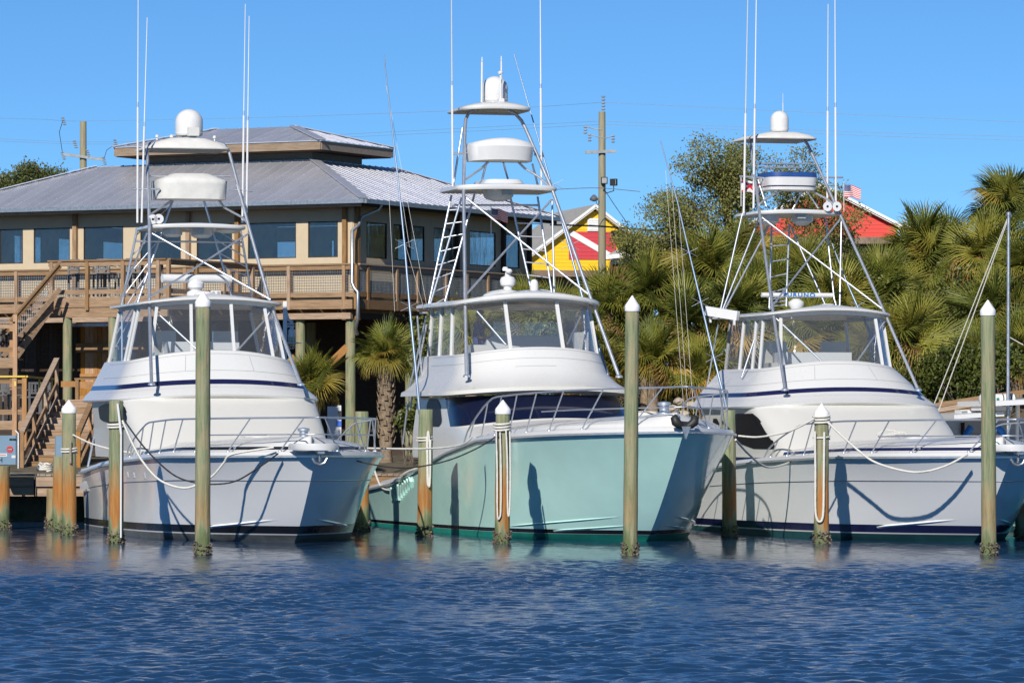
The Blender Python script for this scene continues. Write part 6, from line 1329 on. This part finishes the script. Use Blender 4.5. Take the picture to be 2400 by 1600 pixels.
m = MB(); m.lathe(B.at(2364, 503, 9.0), [(.06, -.03), (.06, .05), (.03, .07)], 10); m.tube([B.at(2364, 506, 9.0), B.at(2371, 506, 9.0)], .03, 6); m.build('masthead', M['galv'], mast, 40)
for p, q_ in (((2362, 510, 9.0), (2190, 945, 11)), ((2362, 516, 9.0), (2200, 962, 11)), ((2366, 790, 9.0), (2398, 808, 9.0))): m = MB(); m.tube([B.at(*p), B.at(*q_)], .012, 5); m.build('stay', M['rope'], mast, 60)
bow_rail(B, 9.0, .7)
# timber ramp rails behind it
rr = thing('ramp_railing', 'sloping brown timber rails behind the blue work boat', 'railing', (0, 0, 0))
for a, b in (((2190, 950), (2300, 932)), ((2190, 962), (2300, 944)), ((2190, 975), (2310, 955)), ((2300, 932), (2400, 918))): m = MB(); m.bar(at(*a, 112), at(*b, 112), .06, .12); m.build('rail', M['timberh'], rr)
for px in (2205, 2260, 2320, 2385): m = MB(); m.bar(at(px, 1080, 112.1), at(px, 935, 112.1), .1, .1, up=(0, 1, 0)); m.build('post', M['timber'], rr)

# ------------------------------------------------------------------ person on the green boat's flybridge
B = BG
def skinned(name, verts, edges, radii, mat, parent, sub=2):
    me = bpy.data.meshes.new(name); me.from_pydata(verts, edges, []); o = link(name, me, parent); me.materials.append(mat)
    s = o.modifiers.new('skin', 'SKIN'); s.use_smooth_shade = True
    for i, r in enumerate(radii): me.skin_vertices[0].data[i].radius = r if isinstance(r, tuple) else (r, r)
    me.skin_vertices[0].data[0].use_root = True; d = o.modifiers.new('sub', 'SUBSURF'); d.levels = sub; d.render_levels = sub; return o
pc = B.at(1122, 800, 10.4); fz = 4.31 - .86 + .01; pw = B.root_mat @ Vector((pc.x, pc.y, 0))
person = thing('person', 'person in navy shirt reading a white paper on the green boat flybridge', 'person', (pw.x, pw.y, fz), rad(-12))
# +x is the way the person faces (to the right of the picture), +y away from the camera
skin = plain('skin', (.42, .24, .17), .55, var=.05); navyc = plain('navy cotton', (.06, .09, .25), .9, var=.15, scale=9, bmp=.2); kh = plain('grey trousers', (.16, .17, .19), .9, var=.1); hairm = plain('dark hair', (.025, .018, .014), .7)
bv = [(0, 0, .92), (0, 0, 1.12), (-.01, 0, 1.32), (-.02, 0, 1.42), (.02, 0, 1.52), (.05, 0, 1.60), (.06, 0, 1.68),
      (0, -.17, 1.40), (.02, -.21, 1.13), (.24, -.14, 1.10), (.30, -.11, 1.12), (0, .17, 1.40), (.02, .21, 1.13), (.24, .12, 1.10), (.30, .10, 1.12),
      (0, -.09, .88), (.03, -.10, .48), (0, -.11, .08), (.14, -.12, .04), (0, .09, .88), (.0, .10, .48), (-.03, .11, .08), (.11, .12, .04)]
be = [(0, 1), (1, 2), (2, 3), (3, 4), (4, 5), (5, 6), (3, 7), (7, 8), (8, 9), (9, 10), (3, 11), (11, 12), (12, 13), (13, 14), (0, 15), (15, 16), (16, 17), (17, 18), (0, 19), (19, 20), (20, 21), (21, 22)]
br = [.12, .115, .125, .085, .052, .085, .085, .06, .045, .032, .03, .06, .045, .032, .03, .085, .06, .04, .035, .085, .06, .04, .035]
k = len(bv)
for hx_, hy, sg in ((.30, -.11, 1), (.30, .10, -1)):                        # five fingers each, curled round the paper
    base = 10 if sg == 1 else 14
    for j, (dy, ln, dz) in enumerate(((-.03, .055, .012), (-.01, .065, .016), (.01, .06, .014), (.028, .048, .008))):
        bv += [(hx_ + .045, hy + dy * .9, 1.12 + dz + .02), (hx_ + .045 + ln * .6, hy + dy, 1.12 + dz + .035), (hx_ + .04 + ln, hy + dy, 1.12 + dz + .012)]; be += [(base, k), (k, k + 1), (k + 1, k + 2)]; br += [.0095, .0085, .0075]; k += 3
    bv += [(hx_ + .0, hy + .035 * sg, 1.15), (hx_ + .045, hy + .045 * sg, 1.175)]; be += [(base, k), (k, k + 1)]; br += [.011, .009]; k += 2
skinned('body', bv, be, br, skin, person)
sv = [(0, 0, .86), (0, 0, 1.02), (0, 0, 1.2), (-.01, 0, 1.34), (-.02, 0, 1.43), (.0, 0, 1.475), (0, -.18, 1.41), (.0, -.225, 1.28), (.015, -.235, 1.14), (0, .18, 1.41), (.0, .225, 1.28), (.015, .235, 1.14)]
skinned('shirt', sv, [(0, 1), (1, 2), (2, 3), (3, 4), (4, 5), (4, 6), (6, 7), (7, 8), (4, 9), (9, 10), (10, 11)], [(.15, .19), (.15, .19), (.155, .2), (.15, .2), (.11, .13), (.07, .07), .085, .075, .075, .085, .075, .075], navyc, person)
tv = [(0, 0, .95), (0, 0, .86), (0, -.10, .80), (.03, -.105, .46), (0, -.11, .1), (0, .10, .80), (0, .105, .46), (-.03, .11, .1)]
skinned('trousers', tv, [(0, 1), (1, 2), (2, 3), (3, 4), (1, 5), (5, 6), (6, 7)], [(.14, .17), (.14, .16), .105, .08, .065, .105, .08, .065], kh, person)
m = MB(); m.ball((.035, 0, 1.665), .105, 16, 10, 1.05); m.v = [v for v in m.v]; m.v = [(x - (.02 if z < 1.64 else 0), y * .92, max(z, 1.615 + max(0, x - .02) * .9)) for x, y, z in m.v]; m.build('hair', hairm, person, 80)
m = MB(); m.add([(.148, -.02, 1.60), (.148, .02, 1.60), (.178, 0, 1.595), (.145, 0, 1.64), (.145, 0, 1.585)], [(0, 2, 3), (3, 2, 1), (0, 4, 2), (2, 4, 1), (0, 3, 4), (1, 4, 3)]); m.build('nose', skin, person, 80)
for sy in (-1, 1):
    m = MB(); m.ball((.05, sy * .09, 1.60), .026, 8, 6, 1.3); m.build('ear', skin, person, 80); m = MB(); m.ball((.138, sy * .032, 1.632), .011, 8, 6); m.build('eye', hairm, person, 80)
m = MB(); m.box((.142, 0, 1.557), (.012, .045, .008)); m.build('mouth', plain('lips', (.30, .12, .10), .6), person)
m = MB(); P = [(.30, -.16, 1.18), (.30, .16, 1.18), (.40, .16, 1.38), (.40, -.16, 1.38)]; mm_ = Matrix.Translation((pw.x, pw.y, fz)) @ Matrix.Rotation(rad(-12), 4, 'Z'); m.prism([mm_ @ (Vector(p)) for p in P], (.004, 0, -.002)); tag(m.build('paper_sheet', M['trim']), 'white sheet of paper held by the person on green boat', 'paper')
